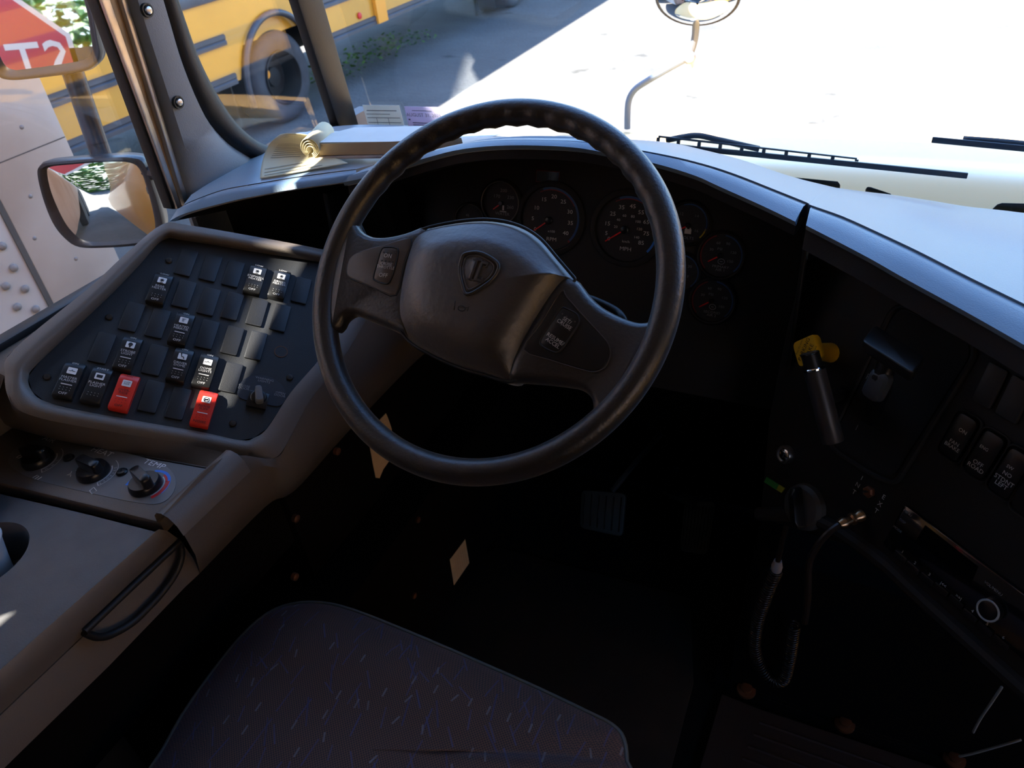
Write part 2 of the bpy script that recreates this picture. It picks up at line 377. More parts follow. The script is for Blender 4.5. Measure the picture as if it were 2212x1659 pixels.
# ---- grey A-pillar cover, rubber gasket and corner pane (nearly in the plane of the wall)
PXA = -1.0
left = [(274, 0), (330, 170), (370, 300), (398, 400), (414, 450), (422, 470)]
right = [(348, 0), (390, 139), (440, 247), (488, 304), (535, 336), (575, 360)]
g = G()
la = [PX(*p, WX+.012) for p in left]; ra = [PX(*p, PXA) for p in right]
la = [la[0]+(la[0]-la[1])*2.2]+la; ra = [ra[0]+(ra[0]-ra[1])*2.2]+ra
mid = [(a+b)/2+V((.016, -.004, 0)) for a, b in zip(la, ra)]
back = [a+V((-.03, 0, 0)) for a in la]; back2 = [a+V((-.03, 0, 0)) for a in ra]
l2 = lambda r: crom(r, 4)
g.loft([l2(back), l2(la), l2([a*.75+m*.25+V((.010, 0, 0)) for a, m in zip(la, mid)]), l2(mid), l2([a*.75+m*.25+V((.010, 0, 0)) for a, m in zip(ra, mid)]), l2(ra), l2(back2)])
pc = struct(obj('trim_1', g, 'pillar', sharp=50))
for px, py in ((319, 22), (386, 221)):
    mm = lookm(PX(px, py, PXA+.012), (0, -1, 0), (1, 0, 0))
    g = G(); g.lathe([(.0095, -.004), (.0095, .001), (.0075, .001), (.0073, -.002)], 20, mm, caps=False); obj('screw_cup', g, 'rubber', pc)
    g = G(); g.lathe([(.0062, -.003), (.0062, .001), (.005, .0035), (.002, .0045)], 16, mm); obj('screw', g, 'steel', pc)
rl = [(348, 0), (390, 139), (440, 247), (488, 304), (535, 336), (575, 356), (640, 380), (720, 395)]
rr_ = [(386, 0), (429, 123), (470, 205), (508, 262), (545, 297), (576, 314), (640, 335), (700, 345)]
g = G(); A = crom([PX(*p, PXA+.004) for p in rl], 5); B = crom([PX(*p, PXA+.004) for p in rr_], 5)
A = [A[0]+(A[0]-A[1])*9]+A; B = [B[0]+(B[0]-B[1])*9]+B
m1 = [(a*.7+b*.3)+V((.010, 0, 0)) for a, b in zip(A, B)]; m2 = [(a*.25+b*.75)+V((.007, 0, 0)) for a, b in zip(A, B)]
g.loft([[a-V((.02, 0, 0)) for a in A], A, m1, m2, B, [b-V((.02, 0, 0)) for b in B]])
w3 = obj('window_2', g, 'rubber', sharp=60); struct(w3)
cp = [PX(*p, PXA-.012) for p in ((330, 0), (420, 230), (520, 330), (640, 380), (775, 330), (760, 270), (678, 0))]
cp = [cp[0]+(cp[0]-cp[1])*2]+cp+[cp[-1]+(cp[-1]-cp[-2])*2.4]
g = G(); g.slab(cp, (1, 0, 0), .004); obj('pane', g, 'wglass', w3, smooth=False)
# ---- windshield: black division bar and main pane
YB, ZB, SL = 1.31, .86, math.tan(math.radians(10))
WS = Plane((0, YB, ZB), V((0, -1, -SL)), (1, 0, 0))
w4 = thing('window_3', 'x', 'x', (0, YB, ZB)); del w4['label']; del w4['category']; struct(w4)
g = G()
b0, b1 = PX(640, -8, -.985), PX(738, 292, -.985); c0, c1 = PX(697, -8, -.985), PX(783, 292, -.985)
e = 1.9; s0, s1 = (b0-b1)*e, (c0-c1)*e
g.slab([b0+s0, b1, c1, c0+s1], V((1, -.25, 0)), .03); obj('division_bar', g, 'rubber', w4, bevel=.006)
g = G(); x0, x1 = -.975, RX
zz = lambda z: YB-SL*(z-ZB)
g.add([(x0, zz(.74), .74), (x1, zz(.74), .74), (x1, zz(1.9), 1.9), (x0, zz(1.9), 1.9), (x0, zz(.74)+.005, .74), (x1, zz(.74)+.005, .74), (x1, zz(1.9)+.005, 1.9), (x0, zz(1.9)+.005, 1.9)],
      [(0, 1, 2, 3), (7, 6, 5, 4), (0, 4, 5, 1), (1, 5, 6, 2), (2, 6, 7, 3), (3, 7, 4, 0)]); obj('pane', g, 'wglass', w4, smooth=False)
g = G(); boxw(g, x0, x1, zz(1.9)-.03, zz(1.9)+.03, 1.84, 1.90); obj('header', g, 'rubber', w4, bevel=.004)

# ================================================================ LEFT SWITCH CONSOLE
K = 1.2
PS = Plane(CAM+V((-.741, .567, -.386))*K, (.52, -.19, .83), (.8, .44, -.407))
con = thing('switch_console', 'grey moulded driver console with black switch plate under the side window', 'console', (-.85, .4, .62))
plate = [(345, 522), (368, 514), (400, 516), (560, 540), (680, 560), (765, 582), (770, 640), (745, 690), (690, 775), (628, 848), (576, 926), (548, 946), (521, 951), (423, 931), (195, 892), (98, 868), (70, 846), (60, 815), (85, 781), (228, 647)]
g = G(); g.slab([PS(*p, .0) for p in plate], PS.n, .01); pl = obj('switch_plate', g, 'plate', con, smooth=False, label='black switch plate')
# bezel: recess wall, crest and outer roll
ring = [  # A inner foot, B crest, C outer edge, heights of B
 ((352, 519), (352, 503), (350, 485), .020), ((400, 520), (402, 503), (405, 486), .020), ((560, 546), (563, 529), (568, 514), .018), ((680, 565), (684, 550), (688, 537), .015),
 ((760, 585), (775, 572), (792, 562), .010), ((768, 630), (790, 632), (812, 640), .008), ((745, 690), (768, 684), (786, 700), .006), ((690, 775), (708, 771), (730, 790), .005), ((628, 848), (643, 846), (668, 868), .005), ((578, 924), (592, 928), (622, 955), .005),
 ((550, 945), (562, 956), (590, 990), .006), ((521, 951), (522, 962), (520, 985), .006), ((423, 931), (420, 942), (412, 962), .006), ((195, 891), (190, 902), (180, 922), .007), ((98, 867), (88, 880), (76, 900), .008),
 ((68, 843), (48, 852), (25, 872), .010), ((62, 815), (40, 812), (10, 812), .014), ((85, 782), (64, 766), (30, 755), .018), ((228, 648), (212, 634), (193, 621), .020), ((300, 574), (288, 558), (274, 546), .020)]
rA = crom([PS(*a) for a, b, c, h in ring], 5, True); rA0 = crom([PS(*a, .003) for a, b, c, h in ring], 5, True)
rB = crom([PS(*b, h) for a, b, c, h in ring], 5, True)
rB1 = crom([PS(a[0]*.35+b[0]*.65, a[1]*.35+b[1]*.65, h*.85) for a, b, c, h in ring], 5, True)
rB2 = crom([PS(b[0]*.6+c[0]*.4, b[1]*.6+c[1]*.4, h*1.0) for a, b, c, h in ring], 5, True)
rC = crom([PS(*c, h-.006) for a, b, c, h in ring], 5, True)
g = G(); g.loft([rA, rA0, rB1, rB, rB2, rC], closed=True); obj('bezel', g, 'console', con, sharp=60)
# outer skirts: towards the window (left and top)
ZP = .757                                    # height of the heater plate and armrest lid
def rail(ps, f): return [f(*p) for p in ps]
lo = [(10, 812), (30, 755), (193, 621), (274, 546), (350, 485), (405, 486), (568, 514), (688, 537), (792, 562)]
hh = [.008, .012, .014, .014, .014, .014, .012, .009, .004]
top = [PS(p[0], p[1], h) for p, h in zip(lo, hh)]
out1 = [V((max(p.x-.03, WX+.02), p.y+(.0 if i < 4 else .03), p.z-.03)) for i, p in enumerate(top)]
out2 = [V((WX+.004 if i < 5 else p.x, p.y+(.0 if i < 4 else .045), .862 if i < 5 else .74)) for i, p in enumerate(top)]
ext0 = lambda L: [L[0]+(L[0]-L[1])*5]+L
g = G(); g.loft([crom(ext0(top), 4), crom(ext0(out1), 4), crom(ext0(out2), 4)]); obj('outer_skirt', g, 'console', con, sharp=60)
# front fillet from bezel down to the heater plate
C1 = [(-60, 800), (10, 812), (25, 872), (76, 900), (180, 922), (412, 962), (520, 985)]
H1 = [.006, .008, .006, .002, .001, 0, 0]
F1 = [(-90, 890), (-40, 905), (20, 922), (90, 940), (190, 962), (330, 990), (455, 1012)]
a_ = [PS(p[0], p[1], h) for p, h in zip(C1, H1)]; c_ = [PZ(*p, ZP) for p in F1]
b1_ = [p*.5+q*.5+V((0, .0, -.016)) for p, q in zip(a_, c_)]; b0_ = [p*.8+q*.2+V((0, -.002, -.006)) for p, q in zip(a_, c_)]; b2_ = [p*.2+q*.8+V((0, 0, -.008)) for p, q in zip(a_, c_)]
g = G(); g.loft([crom(r, 5) for r in (a_, b0_, b1_, b2_, c_)]); obj('lower_skirt', g, 'console', con, sharp=70)
# heater plate
hp = [PZ(*p, ZP) for p in ((-90, 890), (-40, 905), (20, 922), (90, 940), (190, 962), (330, 990), (455, 1012), (345, 1128), (150, 1080), (0, 1043), (-200, 995))]
g = G(); g.slab(hp, (0, 0, 1), .02); obj('heater_plate', g, 'console', con, bevel=.003)
pk = Plane((0, 0, ZP+.0006), (0, 0, 1), (1, 0, 0))
plq = [(20, 985), (40, 965), (100, 945), (220, 968), (300, 985), (350, 1002), (374, 1022), (380, 1045), (370, 1070), (345, 1087), (300, 1086), (200, 1066), (80, 1037), (40, 1020), (20, 1002)]
g = G(); g.slab(crom([pk(*p) for p in plq], 3, True), (0, 0, 1), .0006); obj('heater_plaque', g, mat('heater plaque', (.16, .155, .155), .4), con, label='thin grey heater plaque')
# side wall of the console and rails
SX = -.69
crest = [(812, 640), (786, 700), (730, 790), (668, 868), (622, 955), (590, 990)]
E_ = [(960, 735), (903, 776), (801, 880), (720, 968), (651, 1046), (618, 1072)]
cr = [PS(p[0], p[1], 0) for p in crest]
ee = [PX(*p, SX) for p in E_]
cr += [PZ(480, 990, ZP+.018), PZ(352, 1112, ZP+.018)]; ee += [PX(573, 1095, SX), PX(432, 1238, SX)]
m1_ = [a*.72+b*.28+V((.016, 0, .010)) for a, b in zip(cr, ee)]; m2_ = [a*.35+b*.65+V((.014, 0, .004)) for a, b in zip(cr, ee)]
un = [e+V((-.05, 0, -.012)) for e in ee]
g = G(); g.loft([crom(r, 5) for r in (cr, m1_, m2_, ee, un)]); obj('side_panel', g, 'console', con, sharp=60)
# rolled rail beside the heater plate
def roll(pa, pb, name, m, z, n=8, rad=.013):
    g = G(); A, B = PZ(*pa, z), PZ(*pb, z)
    for i in range(7): pass
    prof = [(-.016, -.018), (-.014, -.004), (-.008, .002), (0, .004), (.010, .001), (.018, -.008), (.022, -.024)]
    d = (B-A).normalized(); s = V((0, 0, 1)).cross(d); s = s if s.x > 0 else -s
    rails = [[A+s*x+V((0, 0, h)) for x, h in prof], [B+s*x+V((0, 0, h)) for x, h in prof]]
    g.loft(rails); return obj(name, g, m, con, sharp=70)
roll((500, 978), (350, 1115), 'rail', 'console', ZP+.014)
# armrest lid, its rolled edge, seam, lower body
Zl = ZP-.002
fr_ = [(-220, 1008), (0, 1064), (180, 1106), (338, 1146)]
edge = [(338, 1146), (200, 1268), (100, 1356), (0, 1446), (-140, 1575)]
lid = rail(fr_, lambda a, b: PZ(a, b, Zl)); ed = rail(edge, lambda a, b: PZ(a, b, Zl))
far = [V((WX+.01, ed[-1].y, Zl)), V((WX+.01, lid[0].y, Zl))]
# lid top with the round cup well cut as a ring of faces
wc = PZ(-50, 1205, Zl); wr = (PZ(46, 1205, Zl)-wc).length
outer = lid[:-1]+ed+far; N = 64
def ray_poly(c, a, poly):
    d = V((math.cos(a), math.sin(a), 0)); best = None
    for i in range(len(poly)):
        p, q = poly[i], poly[(i+1) % len(poly)]; e = q-p; den = d.x*e.y-d.y*e.x
        if abs(den) < 1e-9: continue
        tt = ((p.x-c.x)*e.y-(p.y-c.y)*e.x)/den; uu = ((p.x-c.x)*d.y-(p.y-c.y)*d.x)/den
        if tt > 0 and -1e-6 <= uu <= 1+1e-6 and (best is None or tt < best): best = tt
    return c+d*best
angs = sorted(set([2*math.pi*i/N for i in range(N)]+[math.atan2(p.y-wc.y, p.x-wc.x) % (2*math.pi) for p in outer]))
g = G(); ci = lambda r, dz: [wc+V((math.cos(a)*r, math.sin(a)*r, dz)) for a in angs]
g.loft([ci(wr*.93, -.06), ci(wr*.93, -.012), ci(wr*.96, -.003), ci(wr, 0), [ray_poly(wc, a, outer) for a in angs]], closed=True)
g.slab([wc+V((math.cos(a)*wr*.95, math.sin(a)*wr*.95, -.06)) for a in angs], (0, 0, 1), .004)
g.slab([lid[0], lid[1], lid[2], lid[3], lid[3]-V((0, 0, .02)), lid[2]-V((0, 0, .02)), lid[1]-V((0, 0, .02)), lid[0]-V((0, 0, .02))], (0, 1, 0), .002)
obj('armrest_lid', g, 'lid', con, sharp=50)
seam = [(392, 1168), (300, 1256), (178, 1374), (0, 1543), (-140, 1676)]
E2 = [(432, 1238), (400, 1268), (234, 1440), (49, 1620), (-140, 1806)]
top_ = ed; s_ = [PX(*p, SX) for p in seam]
r1 = [a+V((.006, 0, .0045)) for a in top_]; r2 = [a*.8+b*.2+V((.012, 0, .008)) for a, b in zip(top_, s_)]; r3 = [a*.5+b*.5+V((.010, 0, .003)) for a, b in zip(top_, s_)]
g = G(); g.loft([[a-V((.004, 0, .003)) for a in top_], top_, r1, r2, r3, s_, [p-V((.01, 0, .001)) for p in s_]])
g.slab([top_[0]+V((0, 0, -.02)), top_[0], r1[0], r2[0], r3[0], s_[0], s_[0]+V((-.03, 0, -.005))], (0, 1, 0), .004)
obj('lid_edge', g, 'console', con, sharp=50)
b_ = [PX(*p, SX-.002) for p in E2]; s2 = [p+V((-.001, 0, -.0025)) for p in s_]
g = G(); g.loft([[p-V((.012, 0, 0)) for p in s2], s2, [a*.5+c*.5+V((.004, 0, 0)) for a, c in zip(s2, b_)], b_, [p-V((.06, 0, .01)) for p in b_]]); obj('lower_body', g, 'console', con, sharp=60)
# grip handle on the side: straight bar and curved bar
gx = SX+.012
bar = [PX(*p, gx) for p in ((388, 1170), (290, 1262), (183, 1364))]
arc = [PX(*p, gx-.002) for p in ((388, 1172), (392, 1200), (380, 1236), (351, 1278), (320, 1312), (285, 1345), (241, 1370), (210, 1376), (183, 1366))]
g = G(); g.tube(crom(bar, 4), .0042, 10); g.tube(crom(arc, 5), .0045, 10); obj('grip_handle', g, 'rubber', con, sharp=60, label='dark curved grip handle')
# body under everything (keeps the console solid from other sides)
g = G(); boxw(g, WX+.002, -.765, -.5, .59, .45, .60); obj('console_base', g, 'blackwall', con, smooth=False)

# ---- blank covers, rockers, screws, rotary switch
blanks = [(402, 569), (455, 581), (504, 593), (651, 629), (398, 637), (451, 653), (502, 663), (555, 676), (605, 688), (285, 686), (341, 700), (448, 724), (502, 737), (553, 748), (221, 753), (335, 779), (499, 817), (328, 858), (385, 873)]
for p in blanks:
    m_ = PS.frame(*p); poly = rpoly([(-.0112, -.0228, 0), (.0112, -.0228, 0), (.0112, .0228, 0), (-.0112, .0228, 0)], .002, 3)
    g = G(); g.prism([(q.x, q.y) for q in poly], 0, .0030, m_); obj('blank_cover', g, 'blank', con, bevel=.0008)
def rocker(px, py, top_t, mid_t, bar_on, bot_t, red=False, icon='box'):
    hgt = .009; o = PS(px, py, hgt)-PS.n*hgt; m_ = PS.frame(px, py); m_.translation = o
    prof = [(-.0265, 0), (-.0265, .0075), (-.024, .0095), (-.010, .0085), (.004, .0088), (.016, .0098), (.0235, .0078), (.0265, .004), (.0265, 0)]
    g = G(); hw = .0115
    sec = lambda x, s=1: [m_ @ V((x, y*s, z*s if z > 0 else 0)) for y, z in prof]
    g.loft([sec(-hw, .97), sec(-hw+.0012), sec(hw-.0012), sec(hw, .97)])
    n = len(prof); g.f += [tuple(range(n)), tuple(3*n+i for i in range(n))[::-1]]; g.mi += [0, 0]
    rk = obj('rocker_switch', g, 'red' if red else 'rocker', con, sharp=50, label=('red' if red else 'black')+' rocker marked '+mid_t.replace('\n', ' ').lower())
    ink, wh = ('black', 'white') if red else ('white', 'white')
    up = lambda y: m_ @ T(0, y, .0096)
    g = G(); fr = m_ @ T(0, .0225, .0084) @ Matrix.Rotation(-.25, 4, 'X')
    text(g, top_t, .0042, fr, 1.15)
    text(g, mid_t, .0047, up(-.0010), 1.1)
    if bot_t: text(g, bot_t, .0048, m_ @ T(0, -.0215, .0095), 1.2)
    if bar_on and not red: g.box(.013, .0012, .0003, m_ @ T(0, -.0085, .0095))
    for r_ in range(2):
        for c_ in range(4): g.lathe([(.0004, 0), (.0004, .0004)], 6, m_ @ T(-.006+c_*.004, -.0125-r_*.0035, .0088))
    obj('lettering', g, ink if red else 'grey' if not (px, py) == (445, 797) else 'white', rk, smooth=False)
    g = G(); g.prism([(q.x, q.y) for q in rpoly([(-.0055, -.0045, 0), (.0055, -.0045, 0), (.0055, .0045, 0), (-.0055, .0045, 0)], .001, 3)], 0, .0004, up(.0112))
    if red: g.box(.013, .0010, .0003, m_ @ T(0, -.0085, .0095))
    ic = obj('icon_plate', g, 'white', rk, smooth=False)
    g = G(); iu = m_ @ T(0, .0112, .0102)
    if icon == 'text': text(g, 'OVER\nRIDE', .0030, iu, 1.1)
    elif icon == 'ring': g.tube([iu @ V((.0034*math.cos(a*.5236), .0034*math.sin(a*.5236), 0)) for a in range(12)], .0004, 5, closed=True); g.box(.0062, .0008, .0002, iu @ Rz(40)); g.box(.004, .002, .0002, iu)
    elif icon == 'wave': g.tube([iu @ V(p) for p in ((-.004, -.0004, 0), (-.001, -.0004, 0), (0, .0014, 0), (.001, -.0004, 0), (.004, -.0004, 0))], .0003, 5)
    elif icon == 'bus': g.box(.007, .0042, .0002, iu); 
    elif icon == 'lamp': g.lathe([(.0028, 0), (.0028, .0002)], 14, iu @ T(0, .0006, 0)); g.box(.002, .002, .0002, iu @ T(0, -.003, 0))
    elif icon == 'seat': g.tube([iu @ V(p) for p in ((-.002, .003, 0), (-.0012, 0, 0), (.0016, -.0006, 0), (.0024, -.0034, 0))], .0006, 5); g.box(.0016, .0016, .0002, iu @ T(-.0022, .0036, 0))
    elif icon == 'fan': [g.box(.0055, .0012, .0002, iu @ Rz(a)) for a in (20, 80, 140)]; g.box(.004, .0008, .0002, iu @ T(0, -.0038, 0))
    else: g.box(.005, .0006, .0002, iu @ T(0, .0020, 0)); g.box(.0006, .004, .0002, iu @ T(-.0015, -.0006, 0)); g.box(.0006, .004, .0002, iu @ T(0, -.0006, 0))
    obj('icon', g, 'black', rk, smooth=False)
rocker(345, 620, 'LOW', 'REAR\nHEATER', 0, 'OFF', icon='fan'); rocker(552, 600, 'LOW', 'STEPWELL\nHEATER', 0, 'OFF', icon='fan'); rocker(604, 611, 'LOW', 'DRIVER\nHEATER', 0, 'OFF', icon='fan')
rocker(392, 707, 'ON', 'HEATED\nMIRROR', 1, 'OFF', icon='box'); rocker(276, 761, 'ON', 'STROBE\nLIGHT', 1, 'OFF', icon='lamp'); rocker(389, 786, 'ON', 'DRIVER\nDOME', 1, 'OFF', icon='seat')
rocker(444, 798, 'ON', 'DOME\nLIGHTS', 1, 'OFF', icon='wave'); rocker(149, 818, 'ON', 'MASTER\nFLASHER', 1, 'OFF', icon='wave'); rocker(209, 830, 'START', 'FLASHER\nLIGHT', 0, '', icon='bus')
rocker(268, 845, 'ON', 'OVER-\nRIDE', 1, 'OFF', True, 'text'); rocker(441, 880, 'DOME', 'NOISE\nSUPP', 1, 'NOISE', True, 'ring')
def screw(mm, r, par, m='screw'):
    g = G(); g.lathe([(r, 0), (r, r*.25), (r*.8, r*.5), (r*.35, r*.55)], 18, mm)
    g.k = 1
    for a in (0, 45, 90, 135): g.box(r*.75, r*.16, r*.1, mm @ Rz(a) @ T(0, 0, r*.53))
    obj('screw', g, [m, 'black'], par)
for p in ((365, 564), (236, 686), (102, 815), (626, 816), (503, 915), (693, 600)): screw(PS.frame(*p), .0048, con)
# round hole with a copper rim
g = G(); g.lathe([(.0092, .0004), (.0092, .0008), (.0082, .0008), (.0080, -.004)], 24, PS.frame(607, 760), caps=False); obj('hole_rim', g, 'copper', con)
g = G(); g.lathe([(.0081, .0004), (.0081, .0006)], 24, PS.frame(607, 760)); obj('hole', g, 'black', con)
# rotary door switch
m_ = PS.frame(562, 848, 0)
g = G(); cap = rpoly([(-.032, -.020, 0), (.033, -.020, 0), (.030, .012, 0), (0, .026, 0), (-.030, .012, 0)], .016, 5); g.prism([(q.x, q.y) for q in cap], 0, .0012, m_ @ T(.002, .004, 0)); rs = obj('rotary_door_switch', g, mat('dark label plate', (.018, .022, .032), .5), con)
g = G(); text(g, 'WARNING\nLIGHTS', .0046, m_ @ T(.001, .019, .0012), 1.1); text(g, 'CLOSE\nDOOR', .0046, m_ @ T(-.022, .002, .0012), 1.1); text(g, 'OPEN\nDOOR', .0046, m_ @ T(.026, .003, .0012), 1.1); obj('lettering', g, 'dimprint', rs, smooth=False)
g = G(); g.lathe([(.011, .0012), (.011, .006), (.0095, .0075)], 24, m_ @ T(0, -.010, 0)); g.box(.026, .024, .006, m_ @ T(0, -.014, .003)); obj('knob_base', g, 'knob', rs, bevel=.001)
g = G(); mm = m_ @ T(0, -.008, .012) @ Rz(18); g.dome([mm @ q for q in rpoly([(-.0055, -.013, -.006), (.0055, -.013, -.006), (.0045, .013, -.006), (-.0045, .013, -.006)], .004, 4)], [(1, 0), (.95, .007), (.8, .009), (.3, .0095)], PS.n); obj('knob_grip', g, mat('pale switch grip', (.16, .17, .18), .35), rs)

# ---- heater knobs
def hknob(px, py, rot, label):
    hk = .018; c = PZ(px, py, ZP+hk*.35)-V((0, 0, hk*.35)); m_ = T(c.x, c.y, ZP) @ Matrix.Scale(.79, 4)
    g = G(); g.lathe([(.0245, 0), (.0250, .005), (.0238, .010), (.0220, .013)], 40, m_)
    kb = obj('heater_knob', g, 'knob', con, sharp=50, label=label)
    mm = m_ @ T(0, 0, .012) @ Rz(rot)
    g = G(); ol = [mm @ q for q in rpoly([(-.0235, -.0080, 0), (.0235, -.0080, 0), (.0235, .0080, 0), (-.0235, .0080, 0)], .006, 4)]
    g.dome(ol, [(1, -.003), (1, .009), (.97, .0125), (.9, .0135), (.3, .0135)], (0, 0, 1)); obj('knob_grip', g, 'knob', kb, sharp=50)
    g = G(); g.dome([mm @ T(.0135, 0, .0136) @ q for q in rpoly([(-.008, -.0024, 0), (.010, -.0015, 0), (.010, .0015, 0), (-.008, .0024, 0)], .001, 3)], [(1, 0), (.9, .0006)], (0, 0, 1)); obj('pointer', g, 'white', kb)
    return m_
k1 = hknob(80, 988, 10, 'black heater knob under the word AIR'); k2 = hknob(199, 1015, 176, 'black heater knob under the word HEAT'); k3 = hknob(312, 1043, 162, 'black heater knob under the word TEMP')
def arcband(g, m_, r0, r1, a0, a1, z=.0008, n=24):
    p = [(r1*math.cos(math.radians(a0+(a1-a0)*i/n)), r1*math.sin(math.radians(a0+(a1-a0)*i/n))) for i in range(n+1)]
    q = [(r0*math.cos(math.radians(a0+(a1-a0)*i/n)), r0*math.sin(math.radians(a0+(a1-a0)*i/n))) for i in range(n+1)]
    vs = [(*a, z) for a in p]+[(*a, z) for a in q]; fs = [(i, i+1, i+n+2, i+n+1) for i in range(n)]; g.add(vs, fs, m_)
for w_, p_ in (('AIR', (107, 951)), ('HEAT', (221, 978)), ('TEMP', (334, 1004))):
    q_ = PZ(*p_, ZP); g = G(); text(g, w_, .0115, T(q_.x, q_.y, ZP+.0008), 1.3); obj('heater_lettering', g, 'white', con, smooth=False)
for kk, wd in ((k1, 'LMH'), (k2, 'DEFROST')):
    g = G(); arcband(g, kk, .0360, .0370, -30, 75); arcband(g, kk, .0262, .0285, -30, 60); arcband(g, kk, .0262, .0370, -32, -29)
    for i, ch in enumerate(wd): a = (42 if len(wd) > 3 else 20)-i*(11 if len(wd) > 3 else 19); text(g, ch, .0055, kk @ Rz(a) @ T(.0322, 0, .0004) @ Rz(-90), 1)
    obj('knob_scale', g, 'grey', con, smooth=False)
    g = G(); arcband(g, kk, .027, .036, 178, 190); obj('off_mark', g, mat('pale print', (.6, .7, .72), .5), con, smooth=False)
for kk, ps in ((k1, ((.028, -.033), (.030, -.026), (.035, -.027), (.034, -.034), (.040, -.033), (.041, -.026))), (k2, ((.028, -.024), (.039, -.028), (.038, -.036), (.028, -.032), (.028, -.024))), (k1, ((-.046, -.004), (-.043, .000), (-.038, -.003), (-.040, -.008), (-.046, -.008), (-.046, -.004))), (k2, ((-.040, -.010), (-.037, -.014), (-.040, -.019), (-.034, -.016), (-.031, -.020)))):
    g = G(); g.tube([kk @ V((x, y, .0009)) for x, y in ps], .0006, 5); obj('scale_symbol', g, 'grey', con, smooth=False)
g = G(); arcband(g, k3, .0320, .0365, 40, 115); arcband(g, k3, .028, .0365, 172, 196); arcband(g, k3, .0350, .0365, -5, 42); obj('blue_scale', g, 'bluep', con, smooth=False)
g = G(); arcband(g, k3, .0285, .0350, -30, 40, .0009); arcband(g, k3, .0285, .0318, 38, 75, .0009); obj('red_scale', g, 'redp', con, smooth=False)
g = G(); arcband(g, k3, .0262, .0280, -30, 70); obj('scale_line', g, 'grey', con, smooth=False)
for p in ((149, 990), (264, 1021)): screw(pk.frame(*p), .0070, con, 'knob')

# ---- grey cup in the armrest well
cc = PZ(-26, 1205, Zl+.012)
cu = thing('cup', 'grey plastic cup standing in the armrest cup well', 'cup', (wc.x-.0, wc.y, Zl-.055))
g = G(); mm = T(wc.x-.004, wc.y, Zl-.055)
g.lathe([(.022, 0), (.028, .040), (.034, .072)], 32, mm, caps=False); g.lathe([(.022, .001), (.001, .001)], 32, mm, caps=False); g.lathe([(.0265, .040), (.0325, .072)], 32, mm, caps=False); obj('cup_body', g, 'cup', cu)
g = G(); g.tube([mm @ V((.0335*math.cos(a*math.pi/20), .0335*math.sin(a*math.pi/20), .072)) for a in range(40)], .0022, 8, closed=True); obj('rim', g, 'cup', cu)

# ================================================================ DASHBOARD
dash = thing('dashboard', 'wide blue grey dashboard with a black gauge binnacle behind the steering wheel', 'dashboard', (-.1, 1.1, .6))
def rails(lists, sub=5):
    return [crom(l, sub) for l in lists]
# left ledge under the book
Z0 = .945
crease = [(396, 443), (419, 432), (480, 410), (542, 398), (633, 383), (720, 371), (770, 365)]
lipc = [(383, 452), (402, 447), (470, 426), (542, 411), (633, 396), (720, 384), (770, 376)]
lipb = [(366, 478), (400, 461), (488, 437), (555, 423), (640, 408), (741, 394), (775, 387)]
cz = [.938, .942, .945, .947, .949, .951, .953]
a = [PZ(p[0], p[1], z) for p, z in zip(crease, cz)]; b = [PZ(p[0], p[1], z-.003) for p, z in zip(lipc, cz)]; c = [PZ(p[0], p[1], z-.010) for p, z in zip(lipb, cz)]
d = [p+V((0, .05, -.004)) for p in c]
far_ = [V((WX+.003, .86, .925)), V((WX+.003, .92, .93)), V((WX+.01, 1.0, .935)), V((WX+.02, 1.10, .935)), V((-.97, 1.20, .92)), V((-.88, 1.29, .895)), V((-.68, 1.30, .885))]
midr = [(p*.55+q*.45)+V((0, 0, .004)) for p, q in zip(a, far_)]
g = G(); g.loft(rails([far_, midr, a])); obj('dash_top', g, 'dash', dash, sharp=60)
g = G(); g.loft(rails([[p-V((0, 0, .002)) for p in a], [p+V((.0, -.0015, -.001)) for p in a], b, c, [p+V((0, .010, -.0045)) for p in c], d])); obj('front_lip', g, 'dash', dash, sharp=60)
# binnacle hood and the long right sweep
L0 = [(741, 394, 0.9500), (800, 381, 0.9570), (860, 360, 0.9670), (928, 339, 0.9800), (1000, 322, 0.9950), (1100, 314, 1.0040), (1219, 317, 1.0050), (1293, 327, 1.0010), (1414, 353, 0.9900), (1500, 379, 0.9800), (1554, 403, 0.9710), (1650, 446, 0.9570), (1718, 479, 0.9480)]
L1 = [(760, 378, .957), (830, 358, .967), (900, 336, .977), (960, 321, .987), (1020, 308, .997), (1105, 302, 1.005), (1225, 304, 1.006), (1300, 311, 1.003), (1420, 331, .993), (1505, 350, .984), (1583, 374, .974), (1675, 410, .960), (1742, 437, .951)]
L2 = [(780, 368, .955), (850, 350, .965), (915, 330, .977), (970, 316, .988), (1030, 304.5, .997), (1105, 299, 1.004), (1225, 300, 1.006), (1310, 303, 1.003)]
P0 = [PZ(*q) for q in L0]; P1 = [PZ(*q) for q in L1]; P2 = [PZ(*q) for q in L2]
Y_ = 1.292
def wsb(px, py): return PP(px, py, WS.o-WS.n*-.006, WS.n)
P3 = [V((p.x-.02, 1.29, .885)) for p in P2[:6]]+[V((-.56, 1.292, .885)), V((-.50, 1.292, .885))]
P2 += [PZ(1425, 318, .985), PZ(1510, 334, .972), PZ(1590, 356, .955), PZ(1690, 392, .935), PZ(1765, 420, .925)]
P3 += [wsb(1440, 312), wsb(1525, 330), wsb(1610, 351), wsb(1694, 378), wsb(1804, 405)]
PM = [(p+q)/2+V((0, 0, .004)) for p, q in zip(P2, P3)]
R0 = [(1741, 487, 0.9490), (1800, 517, 0.9430), (1880, 559, 0.9370), (1950, 599, 0.9300), (2080, 670, 0.9210), (2212, 745, 0.9140), (2400, 855, 0.9090), (2640, 1000, 0.9040)]
